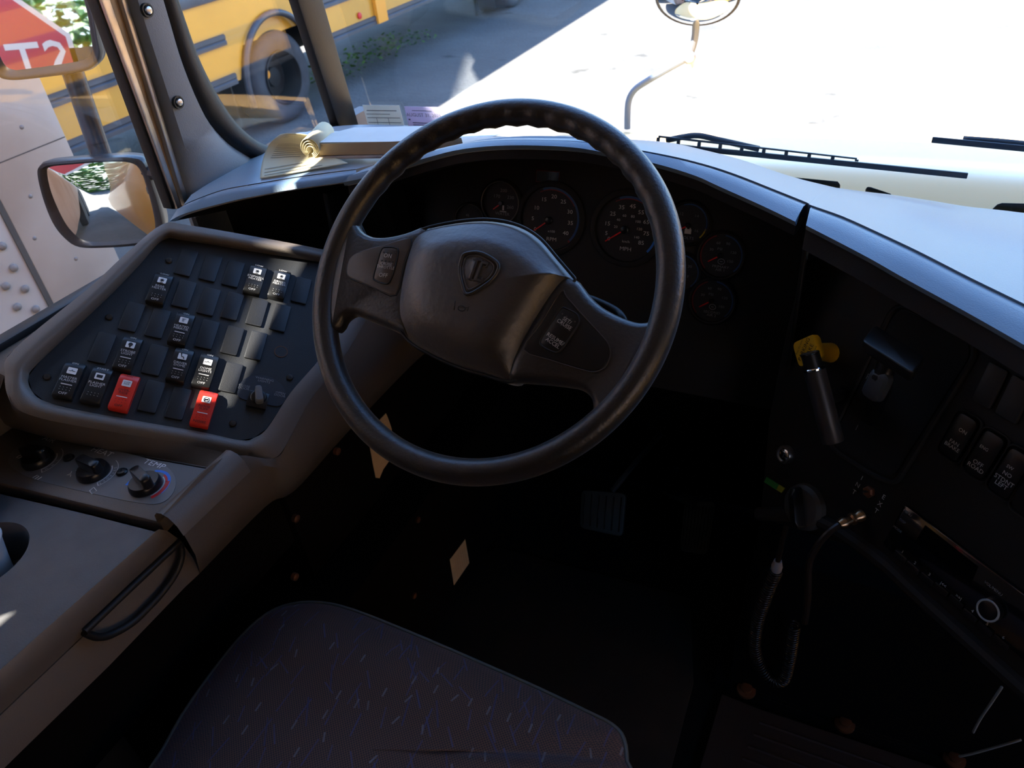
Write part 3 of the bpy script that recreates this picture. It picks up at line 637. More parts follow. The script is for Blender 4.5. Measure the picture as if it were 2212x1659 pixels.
R1 = [(1752, 443, .951), (1820, 467, .947), (1900, 503, .941), (1985, 543, .936), (2097, 600, .928), (2250, 675, .920), (2440, 775, .915), (2700, 920, .91)]
R2 = [(1770, 425, .930), (1850, 452, .92), (1930, 480, .915), (2010, 510, .91), (2130, 550, .905), (2280, 600, .90), (2500, 680, .895), (2780, 790, .89)]
R3 = [(1810, 406), (1870, 414), (1929, 421), (2010, 433), (2090, 446), (2212, 460), (2400, 490), (2620, 530)]
Q0 = [PZ(*q) for q in R0]; Q1 = [PZ(*q) for q in R1]; Q2 = [PZ(*q) for q in R2]; Q3 = [wsb(*q) for q in R3]
xt_ = [.52, .95, RX-.004]; e0_ = Q0[-1]
Q0 += [V((x, e0_.y+.03+.04*i, .90)) for i, x in enumerate(xt_)]; Q1 += [V((x, e0_.y+.10+.04*i, .912)) for i, x in enumerate(xt_)]
Q2 += [V((x, e0_.y+.16+.04*i, .892)) for i, x in enumerate(xt_)]; Q3 += [wsb(*R3[-1])*0+V((x, 1.305, .80)) for x in xt_]
P2b = P2+Q2; P3b = P3+Q3; P1b = P1+Q1
g = G(); g.loft(rails([P3b, [(p+q)/2+V((0, 0, .006)) for p, q in zip(P2b, P3b)], P2b, P1b, [p+V((0, -.0005, -.02)) for p in P1b]], 4)); obj('dash_top', g, 'dash', dash, sharp=60)
def lip(a0, a1, name, endcap=False):
    top = [p+V((0, 0, -.0025)) for p in a1]; m1 = [a*.7+b*.3+V((0, 0, .002)) for a, b in zip(a1, a0)]; m2 = [a*.3+b*.7+V((0, 0, .0015)) for a, b in zip(a1, a0)]
    lo1 = [p+V((0, .002, -.006)) for p in a0]; lo2 = [p+V((.0, .016, -.012)) for p in a0]; lo3 = [p+V((0, .05, -.004)) for p in a0]
    g = G(); g.loft(rails([[p+V((0, .006, -.006)) for p in top], top, m1, m2, a0, lo1, lo2, lo3], 4))
    if endcap: g.slab([top[0], m1[0], m2[0], a0[0], lo1[0], lo2[0], lo3[0]], (-1, 0, 0), .002)
    return obj(name, g, 'dash', dash, sharp=26)
lip(P0, P1, 'binnacle_lip'); lip(Q0, Q1, 'front_lip', True)
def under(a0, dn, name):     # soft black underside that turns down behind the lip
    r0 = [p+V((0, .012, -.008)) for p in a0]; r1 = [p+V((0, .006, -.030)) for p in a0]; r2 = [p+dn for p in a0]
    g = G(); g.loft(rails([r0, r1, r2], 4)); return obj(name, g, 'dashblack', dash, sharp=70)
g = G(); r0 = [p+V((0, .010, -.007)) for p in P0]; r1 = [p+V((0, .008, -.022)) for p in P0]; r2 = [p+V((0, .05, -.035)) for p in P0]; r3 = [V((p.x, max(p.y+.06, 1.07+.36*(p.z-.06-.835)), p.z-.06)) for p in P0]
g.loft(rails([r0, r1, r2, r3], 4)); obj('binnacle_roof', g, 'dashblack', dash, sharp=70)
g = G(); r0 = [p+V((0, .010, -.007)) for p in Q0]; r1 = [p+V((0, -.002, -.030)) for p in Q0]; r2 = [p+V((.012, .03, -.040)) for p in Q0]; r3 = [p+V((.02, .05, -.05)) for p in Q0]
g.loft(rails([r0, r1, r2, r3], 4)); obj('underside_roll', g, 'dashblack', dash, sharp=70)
g = G(); boxw(g, WX+.002, WX+.012, .82, 1.25, .55, .92); obj('side_closure', g, 'dashblack', dash, smooth=False)
# left underside: dark cavity wall down to the console
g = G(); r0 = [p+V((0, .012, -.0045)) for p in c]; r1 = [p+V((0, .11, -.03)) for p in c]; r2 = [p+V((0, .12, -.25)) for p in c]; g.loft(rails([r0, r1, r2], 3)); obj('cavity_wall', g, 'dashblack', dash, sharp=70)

# gauge fascia
FP = Plane(CAM+ray(1190, 475).normalized()*1.28, (0, -.94, .34), (1, 0, 0))
fz = [(-.86, .86), (-.80, .885), (-.70, .915), (-.58, .93), (-.44, .93), (-.30, .925), (-.18, .905), (-.10, .88), (-.07, .87), (-.07, .60), (-.86, .60)]
def onF(x, z, h=0):
    p = V((x, 0, z)); p.y = FP.o.y+(FP.n.z*(z-FP.o.z))/(-FP.n.y); return p+FP.n*h
g = G(); g.slab([onF(x, z) for x, z in fz], FP.n, .012); obj('gauge_fascia', g, 'fascia', dash, bevel=.003)
# side cheeks of the binnacle and vent on the left
g = G(); g.slab([onF(-.80, .88), onF(-.80, .62), V((-.83, .92, .66)), V((-.81, .92, .91))], (1, 0, 0), .01); obj('binnacle_cheek', g, 'dashblack', dash, bevel=.003)
sx_ = [PZ(1742, 445, .945), PZ(1738, 487, .930)]
g = G(); g.slab([V((-.085, 1.02, .905)), V((-.085, 1.10, .60)), V((-.075, .90, .60)), V((-.079, .93, .918))], (-1, 0, 0), .006); obj('binnacle_cheek', g, 'dashblack', dash, bevel=.002)
vent = G()
for i in range(7): vent.box(.003, .012, .05, T(0, 0, 0), c=tuple(FP(812+i*9, 452+i*1.2, .008)))
obj('air_vent', vent, 'fascia', dash, smooth=False)
# knee panel sloping under the fascia
g = G(); kp = [[onF(-.86, .66), onF(-.07, .66)], [V((-.86, 1.02, .60)), V((-.07, 1.02, .60))], [V((-.86, 1.16, .52)), V((-.07, 1.16, .52))], [V((-.86, 1.34, .45)), V((-.07, 1.34, .45))]]
g.loft(kp); obj('knee_panel', g, 'fascia', dash, sharp=50)
# small tell-tale window above the big dials
g = G(); m_ = FP.frame(1183, 382, .002)
g.tube([m_ @ V(p) for p in ((-.020, -.009, 0), (.020, -.009, 0), (.020, .009, 0), (-.020, .009, 0))], .0008, 5, closed=True); tw = obj('message_window', g, 'reddim', dash)
g = G(); g.box(.039, .017, .001, m_); obj('window_lens', g, 'display', tw, smooth=False)

def gauge(c, r, nums, needle, cap=None, arcs=(), bez='dial', icon=None, label=None, nsize=.0075, numcol='dimprint'):
    m_ = FP.frame(*c, 0)
    g = G(); g.lathe([(r*1.22, 0), (r*1.20, .004), (r*1.10, .006), (r*1.04, .005), (r*1.0, -.002)], 48, m_, caps=False); gb = obj('gauge', g, 'fascia', dash, sharp=50, label=label)
    g = G(); g.lathe([(r*1.01, .0005), (r*1.01, .001)], 48, m_); obj('dial_face', g, 'dial', gb, smooth=False)
    if bez == 'ring': g = G(); g.tube([m_ @ V((r*1.06*math.cos(a*math.pi/24), r*1.06*math.sin(a*math.pi/24), .0062)) for a in range(48)], .0009, 6, closed=True); obj('bezel_ring', g, mat('grey bezel ring', (.16, .15, .14), .35, metal=.5), gb)
    g = G(); any_ = False
    for tx, p, *sz in nums:
        text(g, tx, sz[0] if sz else nsize, FP.frame(*p, .0012), 1.15, 0)
    obj('numerals', g, numcol, gb, smooth=False)
    for col, r0, r1, a0, a1 in arcs:
        g = G(); arcband(g, m_, r*r0, r*r1, a0, a1, .0014); obj('scale_band', g, col, gb, smooth=False)
    if needle:
        a, b = FP(*needle[0], .003), FP(*needle[1], .003); d = (b-a).normalized(); s = d.cross(FP.n)
        g = G(); g.slab([a+s*.0011, b+s*.0008, b-s*.0008, a-s*.0011], FP.n, .0008); obj('needle', g, 'needle', gb, smooth=False)
        g = G(); g.lathe([(r*.13, .001), (r*.13, .004), (r*.1, .005)], 20, FP.frame(*needle[0], 0)); obj('needle_hub', g, 'knob', gb)
    return gb, m_
gauge((1190, 472), .050, [('5', (1151, 472)), ('10', (1159, 449)), ('15', (1175, 431)), ('20', (1197, 425)), ('25', (1217, 436)), ('30', (1231, 458)), ('35', (1232, 482)), ('40', (1222, 504)), ('0', (1156, 495)), ('x100', (1191, 500), .0055), ('RPM', (1191, 517), .0085)],
      ((1186, 476), (1153, 498)), arcs=[('bluedim', .93, 1.0, -42, 110), ('reddim', .90, .93, 30, 118), ('reddim', .93, 1.0, -46, -42)], numcol='grey', nsize=.0088, label='engine speed gauge lettered RPM')
gauge((1355, 494), .050, [('5', (1310, 504)), ('15', (1312, 483)), ('25', (1324, 462)), ('35', (1343, 448)), ('45', (1367, 446)), ('55', (1385, 459)), ('65', (1396, 480)), ('75', (1396, 505)), ('85', (1385, 525)), ('0', (1315, 516)), ('60', (1349, 466), .0055), ('80', (1367, 468), .0055), ('40', (1336, 475), .0055), ('20', (1330, 490), .0055), ('100', (1378, 479), .0055), ('120', (1381, 495), .0055), ('140', (1375, 513), .0055), ('km/h', (1352, 522), .0055), ('MPH', (1351, 538), .0085)],
      ((1350, 496), (1307, 521)), arcs=[('bluedim', .93, 1.0, 30, 110), ('reddim', .90, .93, 20, 120), ('bluep', .93, 1.0, -42, -18)], numcol='grey', nsize=.0088, label='speedometer lettered MPH')
gauge((1083, 438), .0325, [('230', (1103, 427)), ('260', (1102, 448)), ('170', (1073, 424)), ('200', (1088, 412)), ('WATER', (1085, 462), .0068)], ((1083, 439), (1065, 452)), bez='ring', arcs=[('yellowp', 1.10, 1.2, -4, 12)], label='water temperature gauge')
g = G(); m_ = FP.frame(1087, 449, .002); g.box(.003, .008, .0004, m_); g.box(.012, .0012, .0004, m_ @ T(0, -.006, 0)); obj('thermometer_symbol', g, 'grey', dash, smooth=False)
gauge((1017, 476), .026, [('45', (1010, 465), .006)], ((1019, 480), (1005, 490)), bez='ring', label='small gauge half hidden behind the wheel hub')
gauge((1487, 482), .029, [('14', (1505, 467), .006), ('16', (1504, 499), .006), ('VOLTS', (1484, 514), .006), ('12', (1472, 462), .006)], ((1487, 487), (1470, 495)), arcs=[('bluedim', .93, 1.0, -20, 110), ('yellowp', .93, 1.0, -45, -12)], label='battery voltage gauge')
g = G(); m_ = FP.frame(1486, 500, .002); g.box(.010, .007, .0004, m_); g.box(.002, .002, .0004, m_ @ T(-.003, .0045, 0)); g.box(.002, .002, .0004, m_ @ T(.003, .0045, 0)); obj('battery_symbol', g, 'grey', dash, smooth=False)
gauge((1472, 588), .027, [('30', (1490, 576), .006), ('F', (1486, 598), .006)], None, arcs=[('bluedim', .93, 1.0, -50, 90)], label='gauge partly hidden behind the wheel rim')
def airg(c, nx, t2, lab):
    dx, dy = c[0]-1558, c[1]-552; o = lambda x, y: (x+dx, y+dy)
    gb, m_ = gauge(c, .0315, [('30', o(1537, 539), .0055), ('60', o(1552, 525), .0055), ('90', o(1573, 527), .0055), ('120', o(1584, 546), .0055), ('150', o(1577, 565), .0055), ('PSI', o(1555, 538), .0055), (t2, o(1556, 580), .0055)], (o(1556, 552), o(1529, 565)), arcs=[('reddim', .93, 1.0, 110, 225), ('bluedim', .93, 1.0, -45, 85)], label=lab)
    g = G(); mm = FP.frame(*o(1558, 565), .002); g.tube([mm @ V((.005*math.cos(a*.5236), .004*math.sin(a*.5236), 0)) for a in range(12)], .0006, 5, closed=True); g.box(.004, .001, .0004, mm); obj('brake_symbol', g, 'dimprint', gb, smooth=False)
airg((1558, 552), 0, 'PRIMARY\nAIR 1', 'upper air pressure gauge in PSI'); airg((1539, 650), 0, 'SECOND\nAIR 2', 'lower air pressure gauge in PSI')

# ---------------------------------------------------------------- centre panel turned towards the driver
al, el = math.radians(40), math.radians(20)
CH = V((math.cos(al), -math.sin(al), 0)); CN = V((-math.sin(al)*math.cos(el), -math.cos(al)*math.cos(el), math.sin(el)))
CP = Plane((.05, .885, .88), CN, CH)
def cpoly(ps, h=0): return [CP(p[0], p[1], h) for p in ps]
g = G(); g.slab(cpoly([(1738, 560), (1790, 545), (1950, 640), (2212, 790), (2700, 1080), (2700, 1900), (2212, 1480), (2000, 1300), (1880, 1195), (1640, 1120), (1660, 900), (1700, 700)]), CN, .02); obj('centre_panel', g, 'fascia', dash, bevel=.004)
cr_ = CP(2700, 1080, 0); pr_ = CP(2700, 1900, 0)
g = G(); g.loft([[cr_+V((0, 0, .03)), V((.60, cr_.y+.10, .88)), V((RX-.004, cr_.y+.16, .88))], [pr_, V((.60, cr_.y+.14, .40)), V((RX-.004, cr_.y+.20, .40))], [pr_+V((0, .3, -.02)), V((.60, cr_.y+.5, .36)), V((RX-.004, cr_.y+.5, .36))]]); obj('passenger_side_panel', g, 'fascia', dash, sharp=30, solid=.012)
# lower roll edge of the panel
g = G(); A = cpoly([(1640, 1110), (1760, 1120), (1890, 1200), (2000, 1300), (2212, 1490), (2700, 1930)]); g.tube(crom(A, 4), .010, 10); obj('lower_edge_roll', g, 'fascia', dash)
# gear selector recess frame
fr = rpoly(cpoly([(1936, 650), (2104, 733), (2106, 770), (1935, 1046), (1890, 1030), (1786, 962)], .001), .022, 6)
g = G(); g.tube(fr, .0035, 8, closed=True); obj('selector_frame', g, 'fascia', dash)
g = G(); g.slab(rpoly(cpoly([(1938, 662), (2092, 740), (2094, 770), (1930, 1030), (1890, 1018), (1798, 955)], .0016), .02, 5), CN, .001); rc = obj('selector_well', g, 'under', dash, smooth=False)
g = G(); [text(g, t_, .011, CP.frame(*p, .0028), 1) for t_, p in (('R', (1876, 815)), ('N', (1869, 842)), ('1', (1851, 924)))]; obj('selector_lettering', g, 'dimprint', rc, smooth=False)
# blank switch plates and rockers on the right
for ps in ([(2136, 780), (2178, 803), (2137, 885), (2098, 862)], [(2187, 808), (2232, 834), (2192, 918), (2147, 892)]):
    g = G(); g.slab(rpoly(cpoly(ps, .004), .003, 3), CN, .006); obj('blank_cover', g, mat('dark grey blank', (.03, .029, .027), .5), dash, bevel=.001)
def crock(c, texts):
    m_ = CP.frame(*c, .002)
    g = G(); poly = rpoly([(-.0155, -.029, 0), (.0155, -.029, 0), (.0155, .029, 0), (-.0155, .029, 0)], .010, 5)
    g.tube([m_ @ V((q.x, q.y, .001)) for q in poly], .0014, 6, closed=True); fr = obj('dash_rocker', g, 'fascia', dash, label='black dash rocker marked '+texts[-1][0].replace('\n', ' ').lower())
    g = G(); g.dome([m_ @ q for q in rpoly([(-.012, -.026, 0), (.012, -.026, 0), (.012, .026, 0), (-.012, .026, 0)], .007, 4)], [(1, 0), (.97, .004), (.8, .005)], CN); obj('rocker_cap', g, 'knob', fr, sharp=50)
    g = G(); [text(g, a, s, CP.frame(*p, .0078), 1) for a, p, s in texts]; obj('lettering', g, 'grey', fr, smooth=False)
crock((2073, 943), [('ON', (2080, 932), .0062), ('FAN\nBRAKE', (2059, 961), .0062)])
crock((2129, 982), [('ENG', (2126, 968), .005), ('OFF\nROAD', (2110, 1006), .0068)])
crock((2184, 1022), [('SW', (2182, 1010), .005), ('NO', (2176, 1025), .0062), ('STDNT\nLEFT', (2166, 1043), .0068)])
crock((2236, 1064), [('ON', (2224, 1078), .0062)])
# ignition lock, selector knob, coloured tag, toggle
m_ = CP.frame(1701, 981, 0)
ig = thing('ignition_switch', 'round chrome ignition lock low on the dash right of the wheel', 'ignition lock', m_)
g = G(); g.lathe([(.0125, 0), (.0130, .006), (.0115, .009), (.0095, .009), (.0085, .006)], 28, m_, caps=False); obj('collar', g, 'steel', ig)
g = G(); g.lathe([(.0088, .001), (.0088, .0075), (.006, .0085)], 24, m_); g.box(.002, .009, .001, m_ @ T(0, 0, .009)); obj('lock_barrel', g, 'chrome', ig)
m_ = CP.frame(1742, 1095, 0)
kn = thing('light_control_knob', 'large round black dash knob beside the green tag', 'knob', m_)
g = G(); g.lathe([(.032, 0), (.031, .008), (.026, .012)], 36, m_); obj('knob_base', g, mat('charcoal knob', (.05, .048, .045), .5), kn)
g = G(); mm = m_ @ T(0, 0, .012) @ Rz(-55); g.dome([mm @ q for q in rpoly([(-.028, -.006, 0), (.028, -.006, 0), (.028, .006, 0), (-.028, .006, 0)], .005, 4)], [(1, 0), (.95, .012), (.7, .016)], CN); obj('knob_grip', g, 'knob', kn, sharp=50)
g = G(); g.slab(cpoly([(1656, 1030), (1682, 1047), (1676, 1058), (1650, 1041)], .003), CN, .002); tg = tag(obj('colour_tag', g, 'green', smooth=False), 'small green and yellow plastic tag left of the round black knob', 'tag')
g = G(); g.slab(cpoly([(1682.5, 1047), (1695, 1055), (1688, 1065), (1676.5, 1058)], .0035), CN, .002); obj('yellow_end', g, 'yelgreen', tg, smooth=False)
m_ = CP.frame(1879, 1062, 0)
tgl = thing('toggle_switch', 'small metal toggle switch between the letters INT and EXT', 'toggle switch', m_)
g = G(); g.lathe([(.0075, 0), (.0075, .004), (.0055, .006)], 6, m_); obj('nut', g, 'copper', tgl, smooth=False)
g = G(); a = CP(1875, 1062, .006); b = CP(1853, 1062, .020); g.tube([a, a*.5+b*.5, b], [.0016, .0018, .0026], 10); obj('bat_lever', g, 'chrome', tgl)
g = G(); [text(g, t_, .0085, CP.frame(*p, .0006), 1) for t_, p in (('I', (1862, 1033)), ('N', (1853, 1048)), ('T', (1845, 1063)), ('E', (1909, 1074)), ('X', (1901, 1089)), ('T', (1893, 1104)))]; obj('toggle_lettering', g, 'grey', dash, smooth=False)

# yellow parking brake knob
m_ = CP.frame(1748, 757, .055, (1771, 740)); 
pb = thing('parking_brake_knob', 'yellow square push pull parking brake knob on the dark dash', 'knob', m_)
yk = [CP(*p, .055) for p in ((1717, 741), (1765, 720), (1778, 772), (1733, 796))]; yk = rpoly(yk, .007, 5)
g = G(); g.dome(yk, [(.92, -.006), (1, -.003), (1, .003), (.94, .006)], CN); obj('knob_plate', g, 'ykn', pb, sharp=50)
g = G(); a = CP(1752, 758, .050); b = CP(1795, 762, .0); g.tube([a, a*.6+b*.4, b], [.010, .011, .013], 16); obj('stem', g, 'ykn', pb, sharp=50)
g = G(); mm = CP.frame(1741, 757, .0615, (1750, 736)); text(g, 'PARKING', .0075, mm @ T(0, .003, 0), 1); text(g, 'BRAKE', .0075, mm @ T(0, -.005, 0), 1); text(g, 'PULL TO APPLY', .0032, mm @ T(0, .0105, 0), 1); text(g, 'PUSH TO RELEASE', .003, mm @ T(0, -.012, 0), 1); obj('lettering', g, 'black', pb, smooth=False)
# black cylinder handle in front of it
a, b = CP(1758, 795, .085), CP(1799, 951, .060); d = (a-b).normalized()
hd = thing('door_lever', 'black cylindrical lever handle hanging in front of the yellow knob', 'lever', b)
mm = lookm(b, V((1, 0, 0)), d); L = (a-b).length
g = G(); g.lathe([(.0120, -.002), (.0128, 0), (.0128, L*.5), (.0128, L-.001), (.0120, L)], 28, mm); obj('grip', g, mat('satin black tube', (.05, .045, .045), .38), hd)
g = G(); g.lathe([(.0129, L-.002), (.0131, L), (.0122, L+.001)], 28, mm, caps=False); g.lathe([(.0108, L+.0175), (.0108, L+.019)], 28, mm, caps=False); obj('collar_ring', g, 'chrome', hd)
g = G(); g.lathe([(.0108, L), (.0108, L+.018), (.0100, L+.0185)], 28, mm); obj('end_cap', g, 'rocker', hd)
g = G(); g.tube([CP(1815, 850, .0), CP(1800, 855, .045), CP(1782, 858, .070)], .009, 12); obj('mount', g, 'rubber', hd)
# gear selector T lever
gs = thing('gear_selector', 'black T-handled gear selector in its framed recess', 'gear selector', CP(1900, 850, 0))
q = [CP(1862, 735, .075), CP(1972, 806, .075), CP(2000, 770, .045), CP(1890, 700, .045)]
nn = (q[1]-q[0]).cross(q[3]-q[0]).normalized(); nn = nn if nn.z > 0 else -nn
g = G(); g.slab(rpoly(q, .006, 4), nn, .014); obj('t_handle', g, 'rocker', gs, bevel=.004, sharp=60)
g = G(); g.tube(crom([CP(1925, 770, .055), CP(1906, 812, .055), CP(1898, 850, .045), CP(1885, 905, .0)], 5), [.011]*5+[.013]*6+[.010]*5, 14); obj('stem', g, 'knob', gs, sharp=60)
g = G(); mm = CP.frame(1900, 832, .056); g.dome([mm @ q for q in rpoly([(-.013, -.018, 0), (.013, -.018, 0), (.013, .018, 0), (-.013, .018, 0)], .009, 5)], [(1, 0), (.95, .008), (.7, .011)], CN); obj('knob', g, mat('slate knob', (.05, .055, .06), .45), gs)

# ---- car radio
rd = thing('car_radio', 'flat black car radio in the angled centre panel with a round volume dial', 'radio', CP(2050, 1240, 0))
rp = [CP(*p, .0065) for p in ((1953, 1090), (2240, 1306), (2400, 1426), (2350, 1560), (2178, 1392), (1906, 1176))]
g = G(); g.slab(rpoly([rp[0], rp[1]*.0+CP(2300, 1350, .0065), CP(2262, 1468, .0065), rp[5]], .004, 3), CN, .006); obj('faceplate', g, 'display', rd, bevel=.001)
g = G(); g.slab(cpoly([(1998, 1135), (2112, 1224), (2095, 1262), (1978, 1168)], .0076), CN, .001); obj('display', g, mat('radio glass', (.003, .003, .003), .03, spec=1), rd, smooth=False)
bt = [('1', (1950, 1192)), ('2', (1977, 1216)), ('3', (2008, 1241)), ('|<<', (2038, 1263)), ('>>|', (2071, 1290)), ('4', (2101, 1320)), ('5', (2133, 1348)), ('6', (2168, 1377))]
for i, (t_, p) in enumerate(bt):
    m_ = CP.frame(p[0]-5, p[1]+10, .0066)
    g = G(); g.prism([(q.x, q.y) for q in rpoly([(-.0085, -.0035, 0), (.0085, -.0035, 0), (.0085, .0035, 0), (-.0085, .0035, 0)], .0015, 3)], 0, .0020, m_); bb = obj('preset_button', g, 'knob', rd, bevel=.0004)
    g = G(); text(g, t_, .0052, CP.frame(*p, .0088), 1); obj('lettering', g, 'grey', bb, smooth=False)
g = G(); [text(g, t_, .0042, CP.frame(*p, .0070), 1) for t_, p in (('MENU', (1961, 1108)), ('DISP', (1950, 1126)), ('MODE', (1939, 1143)), ('VOL/MENU', (2146, 1271)))]; obj('lettering', g, 'dimprint', rd, smooth=False)
g = G(); m_ = CP.frame(2144, 1316, .0066); g.lathe([(.0118, 0), (.0112, .008), (.009, .009)], 36, m_); vk = obj('volume_knob', g, 'knob', rd, sharp=50)
g = G(); g.tube([m_ @ V((.0112*math.cos(a*math.pi/20), .0112*math.sin(a*math.pi/20), .0086)) for a in range(40)], .0011, 6, closed=True); obj('dial_ring', g, mat('grey dial ring', (.4, .42, .42), .4), vk)

# ---- microphone plug and coiled cord
mc = thing('microphone_cord', 'black coiled microphone cord looping below the brass plug', 'cord', CP(1840, 1120, 0))
a, b = CP(1862, 1112, .004), CP(1812, 1134, .035); ax = (b-a)
g = G(); mm = lookm(a, V((0, 0, 1)), ax); L = ax.length
g.lathe([(.0075, 0), (.0075, .006), (.0060, .008), (.0060, L*.35), (.0078, L*.37), (.0078, L*.45), (.0055, L*.5), (.0055, L*.7), (.0074, L*.74), (.0074, L*.86), (.005, L)], 20, mm); obj('plug', g, 'brass', mc, sharp=40)
path = [b, CP(1790, 1150, .045), CP(1765, 1180, .05), CP(1748, 1220, .05), CP(1745, 1290, .04), CP(1738, 1345, .03)]
g = G(); g.tube(crom(path, 5), .0045, 10); obj('cable', g, 'cord', mc)
cen = crom([PY(*p, .84) for p in ((1677, 1232), (1664, 1262), (1650, 1300), (1636, 1345), (1631, 1395), (1640, 1435), (1662, 1466), (1690, 1470), (1702, 1440), (1710, 1395), (1716, 1350))], 14)
g = G(); pts = []; ph = 0; nn_ = 10
cl = [V(p) for p in cen]
for i in range(len(cl)-1):
    t = (cl[i+1]-cl[i]); tl = t.length; t.normalize(); x = t.cross(V((0, 1, 0))).normalized(); y = t.cross(x)
    for k in range(nn_):
        f = k/nn_; ph += tl/nn_/.0060*2*math.pi; pts.append(cl[i]*(1-f)+cl[i+1]*f+x*math.cos(ph)*.0085+y*math.sin(ph)*.0085)
g.tube(pts, .0021, 5); obj('coil', g, 'cord', mc, sharp=0)
g = G(); g.tube([cl[0]+V((0, 0, .022)), cl[0]+V((0, 0, .010)), cl[0]], [.006, .0085, .0075], 12); obj('cord_sleeve', g, mat('pale sleeve', (.35, .34, .36), .35), mc)
g = G(); g.tube([cl[0]+V((0, 0, .02)), PY(1690, 1170, .84), PY(1700, 1130, .82)], .004, 8); obj('cable', g, 'cord', mc)

# ================================================================ STEERING WHEEL
wn = V((0, -math.cos(math.radians(46.2)), math.sin(math.radians(46.2))))
WC = CAM+ray(1043.8, 616.3).normalized()*.9067
W = Plane(WC, wn, (1, 0, 0))
sw = thing('steering_wheel', 'black leather-grained bus steering wheel with a wide padded hub and two spokes', 'steering wheel', lookm(WC, (1, 0, 0), wn))
wm = lookm(WC, (1, 0, 0), wn)
RM, RT = .2193, .0157
g = G(); NS, NT = 180, 22; vs = []; fs = []
for i in range(NS):
    a = 2*math.pi*i/NS; deg = math.degrees(a)
    for k in range(NT):
        b = 2*math.pi*k/NT; r_ = RT
        if 20 < deg < 160 and math.cos(b) < -.2: r_ += .0012*math.cos(a*46)*min(1, (deg-20)/20, (160-deg)/20)
        rr_w = RM+r_*math.cos(b); vs.append((rr_w*math.cos(a), rr_w*math.sin(a), r_*1.02*math.sin(b)))
for i in range(NS):
    for k in range(NT): fs.append((i*NT+k, ((i+1) % NS)*NT+k, ((i+1) % NS)*NT+(k+1) % NT, i*NT+(k+1) % NT))
g.add(vs, fs, wm); obj('rim', g, 'leather', sw, sharp=0)
def wl(px, py, h=0): return W(px, py, h)
def blob(pts, r, sub, prof, name, m, par=sw, sharp=0, h0=0):
    ol = crom([wl(*p, h0) for p in pts], sub, True); g = G(); g.dome(ol, prof, wn); return obj(name, g, m, par, sharp=sharp)
def inset_profile(pts, h0, steps, sub=4):          # rounded slab whose edge is rolled inward by a real distance
    ol = crom([wl(*p, h0) for p in pts], sub, True); n = len(ol); rings = []
    A = sum((ol[i].cross(ol[(i+1) % n]) for i in range(n)), V()).dot(wn); sg = 1 if A > 0 else -1
    c = sum(ol, V())/n; base = None
    for st in steps:
        d, h = st[0], st[1]; ring = []
        if len(st) == 3:                              # scaled ring for the crown of a pad
            ring = [c+(p-c)*st[2] for p in base]; ring = [p-wn*(p-c).dot(wn)+wn*h for p in ring]
        else:
            for i in range(n):
                t = (ol[(i+1) % n]-ol[i-1]).normalized(); s = wn.cross(t)*sg
                ring.append(ol[i]+s*d+wn*h)
            for _ in range(int(d/.0011)*(5 if d > .014 else 2 if d > .008 else 1)):
                ring = [ring[k]*.5+(ring[k-1]+ring[(k+1) % n])*.25 for k in range(n)]
            base = ring
        rings.append(ring)
    return rings
def area(pts): return sum(pts[i-1][0]*pts[i][1]-pts[i][0]*pts[i-1][1] for i in range(len(pts)))
def rolled(pts, steps, name, m, par=sw, h0=0, sub=4, sharp=50, label=None):
    if area(pts) > 0: pts = pts[::-1]              # clockwise on the page
    rings = inset_profile(pts, h0, steps, sub)
    g = G(); g.loft(rings, closed=True); k = len(rings[0])
    g.f.append(tuple((len(rings)-1)*k+i for i in range(k))); g.mi.append(0); g.f.append(tuple(range(k))[::-1]); g.mi.append(0)
    return obj(name, g, m, par, sharp=sharp, label=label)
ROLL = [(.006, -.020), (.001, -.014), (0, -.006), (.0015, .000), (.005, .0045), (.011, .0065)]
ROLLs = [(.004, -.016), (.0, -.010), (0, -.004), (.001, .0005), (.003, .0030), (.006, .0040)]
lsp = [(768, 462), (772, 488), (788, 504), (815, 512), (850, 509), (885, 500), (925, 490), (925, 560), (905, 640), (885, 720), (878, 728), (850, 714), (812, 699), (782, 686), (764, 680), (751, 685), (742, 694), (736, 706), (724, 716), (712, 706), (707, 680), (708, 640), (714, 590), (726, 540), (744, 495)]
rolled(lsp, ROLL, 'spoke', 'leather', h0=.002, sharp=0)
rsp = [(1205, 596), (1243, 603), (1258, 618), (1275, 640), (1300, 662), (1335, 681), (1368, 693), (1393, 695), (1411, 686), (1422, 664), (1428, 630), (1446, 622), (1462, 660), (1452, 725), (1424, 785), (1385, 840), (1342, 890), (1305, 925), (1284, 935), (1276, 915), (1279, 885), (1276, 860), (1258, 843), (1228, 836), (1180, 830), (1130, 826), (1098, 822), (1105, 770), (1150, 690)]
rolled(rsp, ROLL, 'spoke', 'leather', h0=.002, sharp=0)
hub = [(905, 499), (960, 483), (1030, 474), (1084, 477), (1130, 491), (1168, 516), (1203, 556), (1232, 590), (1242, 603), (1236, 611), (1220, 626), (1184, 676), (1152, 728), (1126, 780), (1108, 824), (1050, 812), (985, 792), (925, 764), (884, 738), (862, 706), (856, 665), (866, 600), (884, 530)]
hb = rolled(hub, [(.006, -.040), (.001, -.030), (0, -.008), (.003, .001), (.0085, .0085), (.0145, .0145), (.0205, .0195), (0, .0240, .90), (0, .0270, .78), (0, .0288, .60), (0, .0294, .3)], 'hub_pad', 'pad', h0=.0, sub=5, sharp=0)
gl = crom([wl(*p, .0035) for p in hub], 5, True); g = G(); g.tube(gl, .0019, 8, closed=True); obj('pad_gap_shade', g, 'black', sw, sharp=0, label='black shadow gap around the hub pad')  # black tube stands in for the shaded gap
# hub column boss behind
g = G(); g.lathe([(.050, -.14), (.055, -.10), (.062, -.030)], 32, wm); obj('hub_boss', g, 'fascia', sw)
